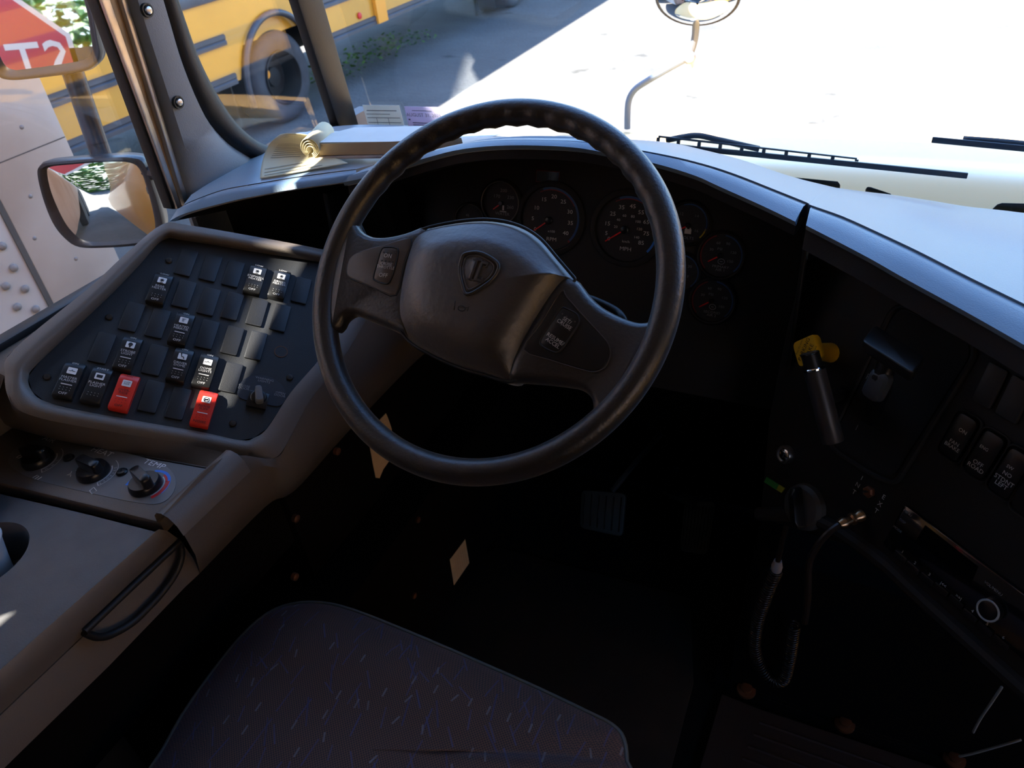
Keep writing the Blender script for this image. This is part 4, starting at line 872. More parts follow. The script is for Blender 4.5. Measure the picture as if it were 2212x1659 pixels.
# emblem on the pad: shield ring with the I and C letters
EH = .0292
em = [(1004, 549), (1030, 545), (1054, 553), (1077, 572), (1068, 598), (1042, 620), (1009, 636), (998, 612), (993, 583), (997, 562)]
g = G(); ep = crom([wl(*p, EH+.0006) for p in em], 5, True); g.tube(ep, .0022, 8, closed=True); eo = obj('emblem', g, mat('emblem relief', (.05, .047, .044), .32, spec=.6), hb, sharp=0, label='embossed shield emblem')
c_e = sum((V(p) for p in ep), V())/len(ep)
g = G(); g.tube([c_e+(p-c_e)*.80 for p in ep], .0009, 6, closed=True)
g.slab([c_e+(p-c_e)*.97 for p in ep], wn, .003)
obj('shield_field', g, 'pad', eo, sharp=0)
em_ = W.frame(1030, 584, EH+.0010, (1060, 592))
g = G()
for x0, y0, x1, y1, t_ in ((-.0085, -.0120, .001, -.0120, .0022), (-.0085, .0120, .002, .0120, .0022), (-.0040, -.012, -.0040, .012, .0034), (.0035, -.010, .0035, .010, .0030), (.0035, .0105, .0105, .0105, .0030), (.0035, -.0105, .0105, -.0105, .0030), (.0105, .0105, .0105, .0070, .0022), (.0105, -.0105, .0105, -.0075, .0022)):
    dx, dy = x1-x0, y1-y0; L = math.hypot(dx, dy); g.box(L+t_, t_, .0024, em_ @ T((x0+x1)/2, (y0+y1)/2, 0) @ Rz(math.degrees(math.atan2(dy, dx))))
obj('monogram', g, mat('monogram relief', (.055, .052, .05), .3, spec=.6), eo, bevel=.0003)
hm = W.frame(996, 664, .0290, (1026, 672))
g = G(); g.tube([hm @ V(p) for p in ((-.010, .0055, 0), (-.0075, -.0050, 0))], .0006, 5)
g.tube([hm @ V((.0048*math.cos(a*.5236)+.001, .0030*math.sin(a*.5236)-.001, 0)) for a in range(12)], .0006, 5, closed=True); g.tube([hm @ V(p) for p in ((-.0040, -.001, 0), (.006, .001, 0), (.0095, .0030, 0), (.0090, -.002, 0))], .0005, 5)
obj('horn_symbol', g, 'black', hb, sharp=0)
# control pods with their rockers
PR = [(.0, -.003), (0, .0008), (.0006, .0018), (.0018, .0022)]
lp = [(750, 588), (753, 566), (766, 550), (790, 540), (835, 528), (889, 516), (874, 572), (856, 638), (812, 624), (772, 608), (755, 600)]
p1 = rolled(lp, PR, 'control_pod', 'pod', h0=.0075, sub=3, label='smooth grey pod with throttle rocker')
g = G(); g.tube(crom([wl(*p, .0085) for p in lp], 3, True), .0009, 6, closed=True); obj('pod_edge', g, 'black', p1, sharp=0)
def steprocker(pts, pod, h):
    g = G(); ring = crom([wl(*p, h+.0004) for p in pts], 4, True); g.tube(ring, .0010, 6, closed=True); obj('rocker_gap', g, 'black', pod, sharp=0)
    return rolled(pts, [(.001, -.001), (.001, .0004), (.002, .0010)], 'rocker', 'pod' if pod is p1 else 'rocker', pod, h0=h, sub=4)
r1 = steprocker([(824, 540), (834, 534), (856, 536), (860, 546), (853, 580), (843, 606), (834, 613), (812, 607), (807, 598), (815, 568)], p1, .0098)
g = G(); f1 = lambda x, y: W.frame(x, y, .0112, (x+30, y+4))
text(g, 'ON', .0075, f1(838, 553), 1); text(g, 'CRUISE\nTHROTTLE', .0052, f1(834, 574), 1); text(g, 'OFF', .0075, f1(828, 595), 1); obj('lettering', g, 'grey', p1, smooth=False)
g = G()
for i in range(4):
    for (x, y) in ((829+i*8, 545+i*1.0), (825+i*8, 563+i*1.0)): g.lathe([(.0012, 0), (.0012, .0003)], 8, W.frame(x, y, .0112))
obj('rocker_dots', g, 'black', p1, smooth=False)
rp_ = [(1212, 630), (1225, 643), (1262, 684), (1297, 722), (1315, 745), (1318, 770), (1306, 794), (1285, 803), (1258, 799), (1190, 778), (1131, 755), (1168, 700)]
p2 = rolled(rp_, PR, 'control_pod', 'rocker', h0=.0075, sub=3, label='black pod with cruise set and resume rocker')
g = G(); ring = crom([wl(*p, .0095) for p in rp_], 3, True); g.tube(ring, .0006, 6, closed=True); obj('pod_edge', g, 'pod', p2, sharp=0)
steprocker([(1212, 667), (1224, 667), (1247, 680), (1251, 697), (1232, 728), (1212, 756), (1198, 761), (1173, 749), (1168, 735), (1190, 698)], p2, .0098)
g = G(); f2 = lambda x, y: W.frame(x, y, .0112, (x+30, y+20))
text(g, 'SET/\nCRUISE', .0062, f2(1222, 697), 1); text(g, 'RESUME/\nACCEL', .0062, f2(1197, 737), 1); obj('lettering', g, 'grey', p2, smooth=False)
g = G()
for i in range(4):
    for (x, y) in ((1215+i*9, 678+i*5.6), (1203+i*9, 696+i*5.8)): g.lathe([(.0009, 0), (.0009, .0004)], 8, W.frame(x, y, .0112))
obj('rocker_dots', g, 'pod', p2, smooth=False)
# column, shroud and stalk
sc = thing('steering_column', 'black steering column running down from behind the wheel hub', 'steering column', WC-wn*.55)
def al_(d, r): return wm @ V((r[0], r[1], -d))
g = G(); sec = [(-.065, .04), (.065, .04), (.075, -.03), (.03, -.065), (-.03, -.065), (-.075, -.03)]
g.loft([[al_(.06, (x*.9, y*.9)) for x, y in sec], [al_(.07, (x, y)) for x, y in sec], [al_(.26, (x, y)) for x, y in sec], [al_(.30, (x*.8, y*.8)) for x, y in sec]], closed=True); obj('shroud', g, 'fascia', sc, bevel=.006)
g = G(); g.tube([al_(.30, (0, 0)), al_(.75, (0, 0))], .028, 20); obj('shaft', g, 'blackwall', sc)
g = G(); pth = [W(1200, 640, -.07), W(1262, 642, -.065), W(1300, 655, -.060), W(1332, 672, -.055), W(1346, 688, -.050), W(1350, 700, -.055)]; g.tube(crom(pth, 5), .0042, 8); obj('stalk', g, 'rubber', sc, sharp=0)

# ================================================================ DRIVER SEAT
seat = thing('driver_seat', 'driver seat cushion in dark brown fabric patterned with blue strokes', 'seat', (-.41, .15, 0))
fm = bpy.data.materials.new('patterned seat fabric'); fm.use_nodes = True; t = fm.node_tree; bs = t.nodes['Principled BSDF']; bs.inputs['Roughness'].default_value = .9; bs.inputs['Sheen Weight'].default_value = .15; bs.inputs['Sheen Tint'].default_value = (.5, .6, 1, 1)
tc = t.nodes.new('ShaderNodeTexCoord')
def N(kind, **kw):
    n = t.nodes.new(kind)
    for k_, v_ in kw.items(): setattr(n, k_, v_)
    return n
def mathn(op, a, b=None, c=None):
    n = N('ShaderNodeMath', operation=op)
    for i, x in enumerate((a, b, c)):
        if x is None: continue
        if isinstance(x, (int, float)): n.inputs[i].default_value = x
        else: t.links.new(x, n.inputs[i])
    return n.outputs[0]
def strokes(scale, seed, w_, l_, keep, a0, asp):
    mp = N('ShaderNodeMapping'); mp.inputs['Location'].default_value = (seed, seed*.37, 0); t.links.new(tc.outputs['Object'], mp.inputs['Vector'])
    vo = N('ShaderNodeTexVoronoi', voronoi_dimensions='2D'); vo.inputs['Scale'].default_value = scale; vo.inputs['Randomness'].default_value = .8; t.links.new(mp.outputs[0], vo.inputs['Vector'])
    sb = N('ShaderNodeVectorMath', operation='SUBTRACT'); t.links.new(mp.outputs[0], sb.inputs[0]); t.links.new(vo.outputs['Position'], sb.inputs[1])
    sc_ = N('ShaderNodeSeparateColor'); t.links.new(vo.outputs['Color'], sc_.inputs[0])
    ang = mathn('MULTIPLY_ADD', mathn('ROUND', mathn('MULTIPLY', sc_.outputs[0], 2.0)), asp, a0)
    rt = N('ShaderNodeVectorRotate', rotation_type='Z_AXIS'); t.links.new(sb.outputs[0], rt.inputs['Vector']); t.links.new(ang, rt.inputs['Angle'])
    sx = N('ShaderNodeSeparateXYZ'); t.links.new(rt.outputs[0], sx.inputs[0])
    m1 = mathn('LESS_THAN', mathn('ABSOLUTE', sx.outputs[1]), w_); m2 = mathn('LESS_THAN', mathn('ABSOLUTE', sx.outputs[0]), l_); m3 = mathn('GREATER_THAN', sc_.outputs[1], 1-keep)
    return mathn('MULTIPLY', mathn('MULTIPLY', m1, m2), m3), sc_.outputs[2]
wv = N('ShaderNodeTexChecker'); wv.inputs['Scale'].default_value = 520; wv.inputs['Color1'].default_value = (.15, .085, .062, 1); wv.inputs['Color2'].default_value = (.050, .040, .042, 1); t.links.new(tc.outputs['Object'], wv.inputs['Vector'])
nz = N('ShaderNodeTexNoise'); nz.inputs['Scale'].default_value = 60; nz.inputs['Detail'].default_value = 5; t.links.new(tc.outputs['Object'], nz.inputs['Vector'])
last = wv.outputs[0]
for (s_, sd, w_, l_, kp, a0, asp, col) in ((26, 0, .0010, .017, .6, 1.45, .12, (.075, .08, .19, 1)), (30, 3.1, .0010, .013, .5, .45, .4, (.08, .09, .20, 1)), (22, 7.7, .0011, .019, .5, .7, .3, (.06, .065, .16, 1)), (38, 11.3, .0012, .006, .25, 1.1, .4, (.19, .20, .24, 1))):
    msk, _ = strokes(s_, sd, w_, l_, kp, a0, asp)
    mk = mathn('MULTIPLY', msk, mathn('MULTIPLY_ADD', nz.outputs['Fac'], 1.2, .1))
    mx = N('ShaderNodeMix', data_type='RGBA'); t.links.new(mk, mx.inputs[0]); t.links.new(last, mx.inputs[6]); mx.inputs[7].default_value = col; last = mx.outputs[2]
t.links.new(last, bs.inputs['Base Color'])
bp = N('ShaderNodeBump'); bp.inputs['Strength'].default_value = .4; bp.inputs['Distance'].default_value = .001; t.links.new(wv.outputs['Fac'], bp.inputs['Height']); t.links.new(bp.outputs['Normal'], bs.inputs['Normal'])
ZS = .50
ol = [(320, 1659), (392, 1540), (455, 1450), (520, 1370), (575, 1322), (628, 1301), (690, 1298), (760, 1314), (880, 1361), (1000, 1412), (1150, 1478), (1270, 1535), (1322, 1562), (1345, 1590), (1352, 1640), (1350, 1720)]
fr_s = [PZ(*p, ZS) for p in ol]
bk = [V((-.15, .15, ZS)), V((-.16, -.04, ZS)), V((-.22, -.08, ZS)), V((-.60, -.08, ZS)), V((-.66, -.03, ZS)), V((-.668, .10, ZS))]
loop = crom(fr_s+bk, 3, True); 
cs = sum(loop, V())/len(loop)
def ringat(d, h):
    n = len(loop); out = []
    for i in range(n):
        tt = (loop[(i+1) % n]-loop[i-1]).normalized(); s = V((0, 0, 1)).cross(tt); s = s if (cs-loop[i]).dot(s) > 0 else -s
        out.append(loop[i]+s*d+V((0, 0, h)))
    return out
rs_ = [ringat(.004, -.085), ringat(0, -.07), ringat(-.003, -.03), ringat(.0, -.006)]
tp = [ringat(.0, -.006), ringat(.006, .001), ringat(.018, .008)]
for sc_, h in ((.82, .016), (.6, .022), (.35, .024), (.1, .025)): tp.append([cs+(p-cs)*sc_+V((0, 0, h)) for p in tp[2]]) 
g = G(); g.loft(tp, closed=True); k = len(loop); g.f.append(tuple((len(tp)-1)*k+i for i in range(k))); g.mi.append(0); obj('cushion', g, fm, seat, sharp=0)
g = G(); g.loft(rs_, closed=True); g.f.append(tuple(range(k))[::-1]); g.mi.append(0); obj('cushion_side', g, mat('tan vinyl side', (.20, .12, .06), .6), seat, sharp=60)
g = G(); g.tube(ringat(-.001, -.006), .0028, 8, closed=True); obj('piping', g, mat('grey piping', (.10, .11, .10), .5), seat, sharp=0)
g = G(); boxw(g, -.58, -.24, -.02, .32, .18, ZS-.08); boxw(g, -.54, -.28, .0, .30, .0, .18); obj('pedestal', g, 'blackwall', seat, bevel=.01)

# ================================================================ FOOTWELL
# floor mat, heater box, labels, pedals, steps
mt = [PZ(*p, .006) for p in ((1072, 1180), (1490, 1290), (1498, 1475), (1450, 1659), (1350, 1900), (600, 1900), (760, 1420))]
g = G(); g.slab(mt, (0, 0, 1), .006); tag(obj('floor_mat', g, 'matt', bevel=.002), 'dark brown rubber floor mat under the pedals in front of the seat', 'floor mat')
hx = thing('heater_box', 'black metal heater box standing low along the left wall', 'heater box', (-.84, .8, .0))
g = G(); boxw(g, WX+.02, -.68, .30, 1.30, 0, .34); obj('housing', g, 'blackwall', hx, bevel=.008)
for p in ((640, 1120), (729, 975), (903, 1123), (895, 1287), (638, 1246)):
    q = PX(*p, -.678); g = G(); g.lathe([(.006, -.004), (.006, .002), (.003, .004)], 12, lookm((q.x, q.y, q.z), (0, 1, 0), (1, 0, 0))); obj('screw', g, 'copper', hx)
def sticker(ps, x, name, m, label, lines):
    q = [PX(*p, x) for p in ps]; g = G(); g.slab(q, (1, 0, 0), .0008); o = tag(obj(name, g, m, smooth=False), label, 'label')
    g = G(); a, b, c, d = q if len(q) == 4 else q[:4]
    for (u0, u1, v_) in lines:
        p0 = a*(1-u0)*(1-v_)+b*u0*(1-v_)+c*u0*v_+d*(1-u0)*v_; p1 = a*(1-u1)*(1-v_)+b*u1*(1-v_)+c*u1*v_+d*(1-u1)*v_
        g.slab([p0+V((.0006, 0, 0)), p1+V((.0006, 0, 0)), p1+V((.0006, 0, -.004)), p0+V((.0006, 0, -.004))], (1, 0, 0), .0002)
    obj('red_print', g, 'labelred', o, smooth=False)
q_ = [(1005, 1165), (1014, 1216), (981, 1264), (972, 1209)]
sticker([q_[0], q_[1], q_[2], q_[3]], -.676, 'warning_label', 'label', 'cream label with red print stuck low on the heater box', [(.15, .85, .15+.12*i) for i in range(6)])
q = [PX(*p, -.7595) for p in ((834, 893), (838, 902), (846, 925), (850, 960), (845, 990), (828, 1014), (820, 1033), (812, 1032), (806, 1002), (799, 962), (812, 925), (822, 905))]
g = G(); g.slab(q, (1, 0, 0), .0012); tag(obj('torn_label', g, 'label', smooth=False), 'torn orange-lit paper label behind the lower left of the wheel rim', 'label')
g = G(); boxw(g, WX+.01, -.762, .60, 1.34, .348, .70); tag(obj('kick_panel', g, 'blackwall', bevel=.004), 'black kick panel under the switch console behind the torn label', 'panel')
# pedals
def pedal(ps, y0, name, label, arm, ribs):
    c = PZ(sum(p[0] for p in ps)/4, sum(p[1] for p in ps)/4, .14)
    n = V((0, -.75, .66)).normalized(); pp = [PP(*p, c, n) for p in ps]
    t_ = thing(name, label, 'pedal', V((c.x, c.y, .0)), 'pedals in the footwell')
    g = G(); g.slab(rpoly(pp, .012, 4), n, .012); obj('pedal_pad', g, mat('pedal rubber '+name, (.05, .05, .042), .5, spec=.5), t_, bevel=.002)
    g = G()
    for i in range(ribs):
        f = (i+.5)/ribs; a = pp[0]*(1-f)+pp[1]*f; b = pp[3]*(1-f)+pp[2]*f; g.tube([a+(b-a)*.1+n*.001, a+(b-a)*.9+n*.001], .0016, 5)
    obj('pad_ribs', g, 'cord', t_, sharp=0)
    g = G(); e = [PY(*q, y) for q, y in arm]; g.tube(crom(e, 4), .008, 8); obj('pedal_arm', g, 'steel' if name == 'x' else mat('pedal arm '+name, (.06, .06, .06), .4, metal=.6), t_)
pedal([(1256, 1058), (1352, 1066), (1344, 1160), (1252, 1140)], 0, 'brake_pedal', 'wide black brake pedal left of the accelerator in the dark footwell', [((1322, 1060), 1.14), ((1370, 1000), 1.2), ((1427, 936), 1.365)], 6)
pedal([(1480, 1080), (1546, 1085), (1528, 1200), (1468, 1190)], 0, 'accelerator_pedal', 'tall ribbed accelerator pedal in the dark footwell', [((1500, 1085), 1.12), ((1440, 1060), 1.2), ((1462, 1010), 1.365)], 9)
# engine cover on the right with bolts, ribbed step mat, pale wires
ec = thing('engine_cover', 'black engine cover under the centre panel edged with rusty bolts', 'engine cover', (.35, 1.1, 0))
e0 = [PZ(1540, 1470, .03), PZ(1625, 1500, .03), PZ(1850, 1580, .03), PZ(2090, 1655, .03), PZ(2500, 1800, .03)]
g = G(); base = e0+[V((1.0, 1.30, .03)), V((-.14, 1.30, .03))]
r0 = [V((p.x, p.y, .0)) for p in base]; r1 = [V((p.x, p.y, .03)) for p in base]; cc_ = sum(r1, V())/len(r1); r2 = [cc_+(p-cc_)*.93 for p in r1]; r3 = [cc_+(p-cc_)*.90+V((0, 0, .30)) for p in r1]; r4 = [cc_+(p-cc_)*.8+V((0, 0, .34)) for p in r1]
g.loft([r0, r1, r2, r3, r4], closed=True); n_ = len(base); g.f.append(tuple(4*n_+i for i in range(n_))); g.mi.append(0); obj('cover_shell', g, 'blackwall', ec, bevel=.01)
for p in ((1612, 1490), (1825, 1563), (2062, 1640)):
    q = PZ(*p, .034); g = G(); g.lathe([(.017, -.004), (.017, .002), (.010, .004), (.010, .009), (.007, .010)], 20, T(q.x, q.y, q.z)); obj('bolt', g, 'copper', ec)
st = [PZ(*p, .012) for p in ((1560, 1500), (1640, 1532), (2150, 1700), (2150, 1900), (1480, 1900), (1500, 1700))]
g = G(); g.slab(st, (0, 0, 1), .010)
for i in range(9):
    a = PZ(1640-12*i, 1560+26*i, .0135); b = V((a.x+.75, a.y+.0, .0135)); g.tube([a, b], .003, 5)
tag(obj('ribbed_step_mat', g, 'rib', sharp=50), 'dark red-brown ribbed rubber step mat right of the seat', 'mat')
for nm, ps in (('a', ((2164, 1484), (2140, 1520), (2118, 1552), (2102, 1582))), ('b', ((2205, 1598), (2150, 1614), (2100, 1628), (2072, 1634)))):
    g = G(); g.tube(crom([PY(*p, .80) for p in ps], 4), .0020, 6); tag(obj('loose_wire', g, 'wire', sharp=0), 'pale loose wire '+('rising steeply' if nm == 'a' else 'lying nearly flat')+' at the lower right of the engine cover', 'wire', 'loose wires on the engine cover')

# ================================================================ THINGS ON THE DASH AND GLASS
bk_ = thing('open_book', 'paperback with its first pages curled back lying open on the dash', 'book', PZ(760, 330, .952))
def quadz(ps, z, th, name, m, par): g = G(); g.slab([PZ(p[0], p[1], p[2] if len(p) > 2 else z) for p in ps], (0, 0, 1), th); return obj(name, g, m, par, smooth=False)
quadz([(688, 340), (840, 338), (960, 322), (900, 300), (700, 322)], .957, .003, 'back_cover', mat('brown white cover', (.60, .52, .48), .5, col2=(.25, .14, .12), vscale=14), bk_)
g = G(); pb_ = [PZ(*p, .958) for p in ((690, 336), (850, 332), (1000, 324), (990, 296), (770, 300), (700, 318))]; pt_ = [p+V((0, 0, .019)) for p in pb_]
g.loft([pb_, [p+V((.001, .001, .009)) for p in pb_], pt_], closed=True); g.f.append(tuple(12+i for i in range(6))); g.mi.append(0); obj('page_block', g, 'pageedge', bk_, smooth=False)
g = G(); top_p = [p+V((0, 0, .0195)) for p in pb_]; top_p[0] += V((.002, .003, .001)); g.slab(top_p, (0, 0, 1), .0006); obj('top_page', g, 'paper', bk_, smooth=False)
# first pages: flat at the front, sweeping up at the back left and rolling over to the spine
u_ = (PZ(840, 332, .97)-PZ(690, 336, .97)).normalized(); back_d = V((-u_.y, u_.x, 0))
prl = [[(562, 385, .950), (600, 379, .951), (650, 370, .952), (700, 361, .953), (752, 352, .954)], [(563, 368, .953), (600, 362, .953), (645, 354, .954), (685, 347, .955), (725, 341, .956)],
       [(568, 343, .960), (597, 340, .960), (632, 335, .960), (662, 334, .959), (695, 334, .958)], [(577, 319, .972), (600, 317, .972), (628, 314, .972), (650, 315, .970), (672, 320, .966)], [(590, 302, .983), (607, 300, .984), (630, 298, .984), (652, 299, .982), (672, 304, .976)],
       [(605, 290, .990), (618, 288, .992), (638, 289, .992), (658, 291, .990), (681, 296, .982)]]
PG = [crom([PZ(*q) for q in r], 4) for r in prl]
cols_ = [crom([r[k] for r in PG], 4) for k in range(len(PG[0]))]
g = G(); g.loft([[c[i] for c in cols_] for i in range(len(cols_[0]))]); pgo = obj('curled_page', g, 'pages', bk_, sharp=0, solid=.0010)
def surf(u, v):          # u across (0..1), v from front to back (0..1)
    a = u*(len(cols_)-1); i = min(int(a), len(cols_)-2); f = a-i; b = v*(len(cols_[0])-1); j = min(int(b), len(cols_[0])-2); q = b-j
    p = lambda m, n_: cols_[m][n_]
    return (p(i, j)*(1-f)+p(i+1, j)*f)*(1-q)+(p(i, j+1)*(1-f)+p(i+1, j+1)*f)*q
nrm = lambda u, v: (surf(min(u+.02, 1), v)-surf(u, v)).cross(surf(u, min(v+.02, 1))-surf(u, v)).normalized()
g = G()
for i in range(14):
    v0 = .40+i*.036; L_ = .62 if i % 5 else .45; pts_ = [(.16+.012*i+L_*k/6, v0-.05*k/6) for k in range(7)]
    for k in range(6):
        (ua, va), (ub, vb) = pts_[k], pts_[k+1]; n_ = nrm(ua, va); n_ = n_ if n_.z > 0 else -n_
        g.slab([surf(ua, va)+n_*.0007, surf(ub, vb)+n_*.0007, surf(ub, vb+.010)+n_*.0007, surf(ua, va+.010)+n_*.0007], n_, .0002)
for i in range(3):
    v0 = .06+i*.07; g.slab([surf(.08, v0)+V((0, 0, .0008)), surf(.75-.1*i, v0)+V((0, 0, .0008)), surf(.75-.1*i, v0+.012)+V((0, 0, .0008)), surf(.08, v0+.012)+V((0, 0, .0008))], (0, 0, 1), .0002)
obj('printed_lines', g, mat('faded print', (.42, .38, .28), .7), pgo, smooth=False)
rc_ = PZ(669, 320, .973)
for i in range(4):
    r_ = .0150-i*.0030; g = G(); pr = [rc_+u_*(r_*math.cos(a))+V((0, 0, r_*math.sin(a)-i*.0012)) for a in [x*math.pi/8-.45*math.pi for x in range(0, 15)]]
    g.loft([pr, [p+back_d*.07+V((0, 0, .004)) for p in pr]]); obj('rolled_page', g, 'pages', bk_, sharp=0, solid=.0008)
nb = thing('notepad', 'white notepad with rounded corner lying behind the open book', 'notepad', PZ(700, 295, .955))
g = G(); g.slab(rpoly([PZ(*p, .972) for p in ((612, 300), (640, 285), (774, 281), (783, 292), (748, 297), (694, 304))], .012, 5), (0, 0, 1), .02); obj('pages', g, 'paper', nb, bevel=.002)
# certificates on the glass
def cert(ps, m, label, txts, lines):
    q = [PP(*p, WS.o+WS.n*.003, WS.n) for p in ps]; g = G(); g.slab(q, WS.n, .0008); o = tag(obj('inspection_certificate', g, m, smooth=False), label, 'certificate', 'certificates on the windshield')
    g = G(); u = (q[1]-q[0]).normalized(); v = (q[3]-q[0]); n = WS.n
    for (a_, b_, f, th) in lines:
        p0 = q[0]*(1-f)+q[3]*f; w_ = (q[1]-q[0])*(1-f)+(q[2]-q[3])*f
        g.slab([p0+w_*a_+n*.0008, p0+w_*b_+n*.0008, p0+w_*b_+v.normalized()*th+n*.0008, p0+w_*a_+v.normalized()*th+n*.0008], n, .0002)
    for tx, a_, f, s_ in txts:
        p0 = q[0]*(1-f)+q[3]*f; w_ = (q[1]-q[0])*(1-f)+(q[2]-q[3])*f; text(g, tx, s_, lookm(p0+w_*a_+n*.0009, u, n), 1, 0)
    obj('print', g, 'ink', o, smooth=False)
cert([(783, 227), (862, 228), (878, 292), (800, 291)], 'certp', 'white form certificate on the lower windshield nearest the black bar', [], [(.08, .9, .16, .0015), (.05, .7, .28, .0012), (.05, .95, .40, .0012), (.05, .95, .56, .0012), (.05, .95, .74, .0012), (.1, .9, .86, .0030), (.3, .31, .40, .022), (.62, .63, .40, .022), (.1, .6, .95, .003)])
cert([(873, 230), (950, 232), (965, 295), (887, 291)], 'lilac', 'lilac certificate dated AUGUST 31, 2025 on the lower windshield', [('AUGUST 31, 2025', .5, .28, .0105)], [(.2, .75, .12, .0012), (.05, .1, .42, .003), (.15, .6, .54, .0015), (.15, .65, .62, .0015), (.15, .6, .70, .0015), (.15, .5, .85, .0025)])

# ================================================================ OWN BUS OUTSIDE: hood, wipers, mirrors, stop arm
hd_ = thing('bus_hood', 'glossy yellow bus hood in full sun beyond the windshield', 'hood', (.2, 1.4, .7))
def hs(x, y):
    tb = [(1.345, .770), (1.40, .776), (1.46, .800), (1.55, .795), (2.0, .700), (2.4, .595), (2.62, .49), (2.74, .36), (2.80, .10), (2.80, -.4)]
    return tb
tb = hs(0, 0); xs = [-.98, -.955, -.90, -.80, -.60, -.45, -.2, .2, .6, .8, .95, 1.15, 1.25, 1.32]
rows = []
for (y, z) in tb:
    row = []
    for x in xs:
        e = abs(x-.17); dz = -.018*(e/.6)**2
        if y > 1.5 and .70 < e < 1.0: dz += -.03*math.sin((e-.70)/.3*math.pi)
        if y > 2.2 and e > .85: dz += .015
        if e > 1.1: dz -= (e-1.1)*1.6
        yy = y-(.10*(e/1.1)**2 if y > 2.3 else 0); row.append(V((x, yy, z+dz)))
    rows.append(row)
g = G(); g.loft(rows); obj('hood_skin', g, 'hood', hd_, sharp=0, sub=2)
for ps in ([(1690, 384), (1695, 380), (1810, 391), (1816, 399), (1813, 407), (1760, 402)], [(1868, 412), (1872, 402), (1882, 403), (1924, 417), (1928, 423), (1900, 424)], [(2142, 452), (2155, 440), (2165, 437), (2300, 440), (2310, 462), (2230, 466)]):
    g = G(); q = [PY(*p, 1.395) for p in ps]; g.slab(q, (0, -.75, .66), .02); obj('cowl_vent', g, 'rubber', hd_, bevel=.003)
def wiper(blade, arm, frame, label):
    t_ = thing('windshield_wiper', label, 'wiper', PY(*blade[0], 1.365), 'windshield wipers')
    f = lambda p, y: PY(p[0], p[1], y)
    a, b = f(blade[0], 1.36), f(blade[1], 1.36); d = (b-a).normalized(); n = V((0, -.95, .2)); up = n.cross(d).normalized(); up = up if up.z > 0 else -up
    g = G(); g.slab([a-up*.004, b-up*.004, b+up*.005, a+up*.005], n, .008); obj('blade', g, 'wiper', t_, bevel=.001)
    if frame:
        c, e = f(frame[0], 1.362), f(frame[1], 1.362); L = (e-c).length; dd = (e-c).normalized(); uu = n.cross(dd).normalized(); uu = uu if uu.z > 0 else -uu
        g = G(); k_ = frame[2]; hh_ = .013
        g.slab([c+uu*hh_, e+uu*.003, e+uu*.0055, c+uu*(hh_+.0035)], n, .006)
        for i in range(k_+1):
            p = c+(e-c)*(i/k_); h_ = hh_*(1-i/k_)+.003*(i/k_); g.slab([p+dd*-.003, p+dd*.003, p+dd*.003+uu*h_, p-dd*.003+uu*h_], n, .005)
        obj('blade_frame', g, 'wiper', t_, bevel=.0008)
    g = G(); pts = [f(p, 1.375) for p in arm]; g.tube(crom(pts, 4), .0055, 8); obj('arm', g, 'wiper', t_, sharp=0)
wiper([(1330, 305), (2090, 381)], [(1440, 303), (1475, 296), (1510, 293), (1560, 304), (1640, 322)], [(1420, 313), (1850, 349), 9], 'long black wiper blade parked across the base of the driver side windshield')
wiper([(2013, 303), (2420, 342)], [(2080, 301), (2150, 306), (2212, 312), (2330, 326)], None, 'black wiper blade cut off by the right edge of the photo')
# crossview mirror on the fender
YM = 2.42
cm = thing('crossview_mirror', 'oval convex crossview mirror on a bent grey arm at the front fender', 'mirror', PY(1355, 278, YM))
c = PY(1507, -8, YM); rx_ = (PY(1600, -8, YM)-c).length*.98; n = (CAM-c).normalized(); mm = lookm(c, xc, n)
n_m = V((n.x, n.y, n.z-.25)).normalized(); mm = lookm(c, xc, n_m)
g = G(); rings = []
NE = 40
def ell(s_, h): return [mm @ V((rx_*s_*math.cos(2*math.pi*k/NE), rx_*.66*s_*math.sin(2*math.pi*k/NE), h)) for k in range(NE)]
g.loft([ell(.2, -.10), ell(.7, -.085), ell(.97, -.03), ell(1.02, .0), ell(.99, .006), ell(.965, .004)], closed=True); g.f.append(tuple(range(NE))[::-1]); g.mi.append(0); obj('mirror_shell', g, 'rubber', cm, sharp=0)
g = G(); g.loft([ell(.97, .003), ell(.9, .018), ell(.75, .038), ell(.5, .060), ell(.25, .072), ell(.03, .076)], closed=True); obj('mirror_face', g, 'mirror', cm, sharp=0)
g = G(); g.tube(crom([PY(*p, YM) for p in ((1355, 278), (1356, 235), (1360, 212), (1372, 193), (1395, 177), (1440, 150), (1484, 126))], 5), .0100, 10); obj('arm', g, mat('light grey arm', (.16, .20, .26), .5), cm)
g = G(); g.tube(crom([PY(*p, YM) for p in ((1486, 128), (1497, 100), (1502, 75), (1504, 45))], 5), .0105, 10); obj('arm', g, mat('mirror stem grey', (.13, .15, .18), .45), cm)
g = G(); g.tube(crom([PY(*p, YM) for p in ((1490, 125), (1500, 150), (1527, 255))], 5), .0058, 8); obj('brace', g, mat('pale brace', (.6, .6, .6), .4), cm)
g = G(); q = PY(1489, 124, YM); g.dome([mm @ (V((math.cos(a*.6283)*.020, math.sin(a*.6283)*.020, 0)))-c+q for a in range(10)], [(1, -.015), (1, .010), (.7, .018)], n); obj('clamp', g, mat('clamp grey', (.3, .34, .4), .5), cm)
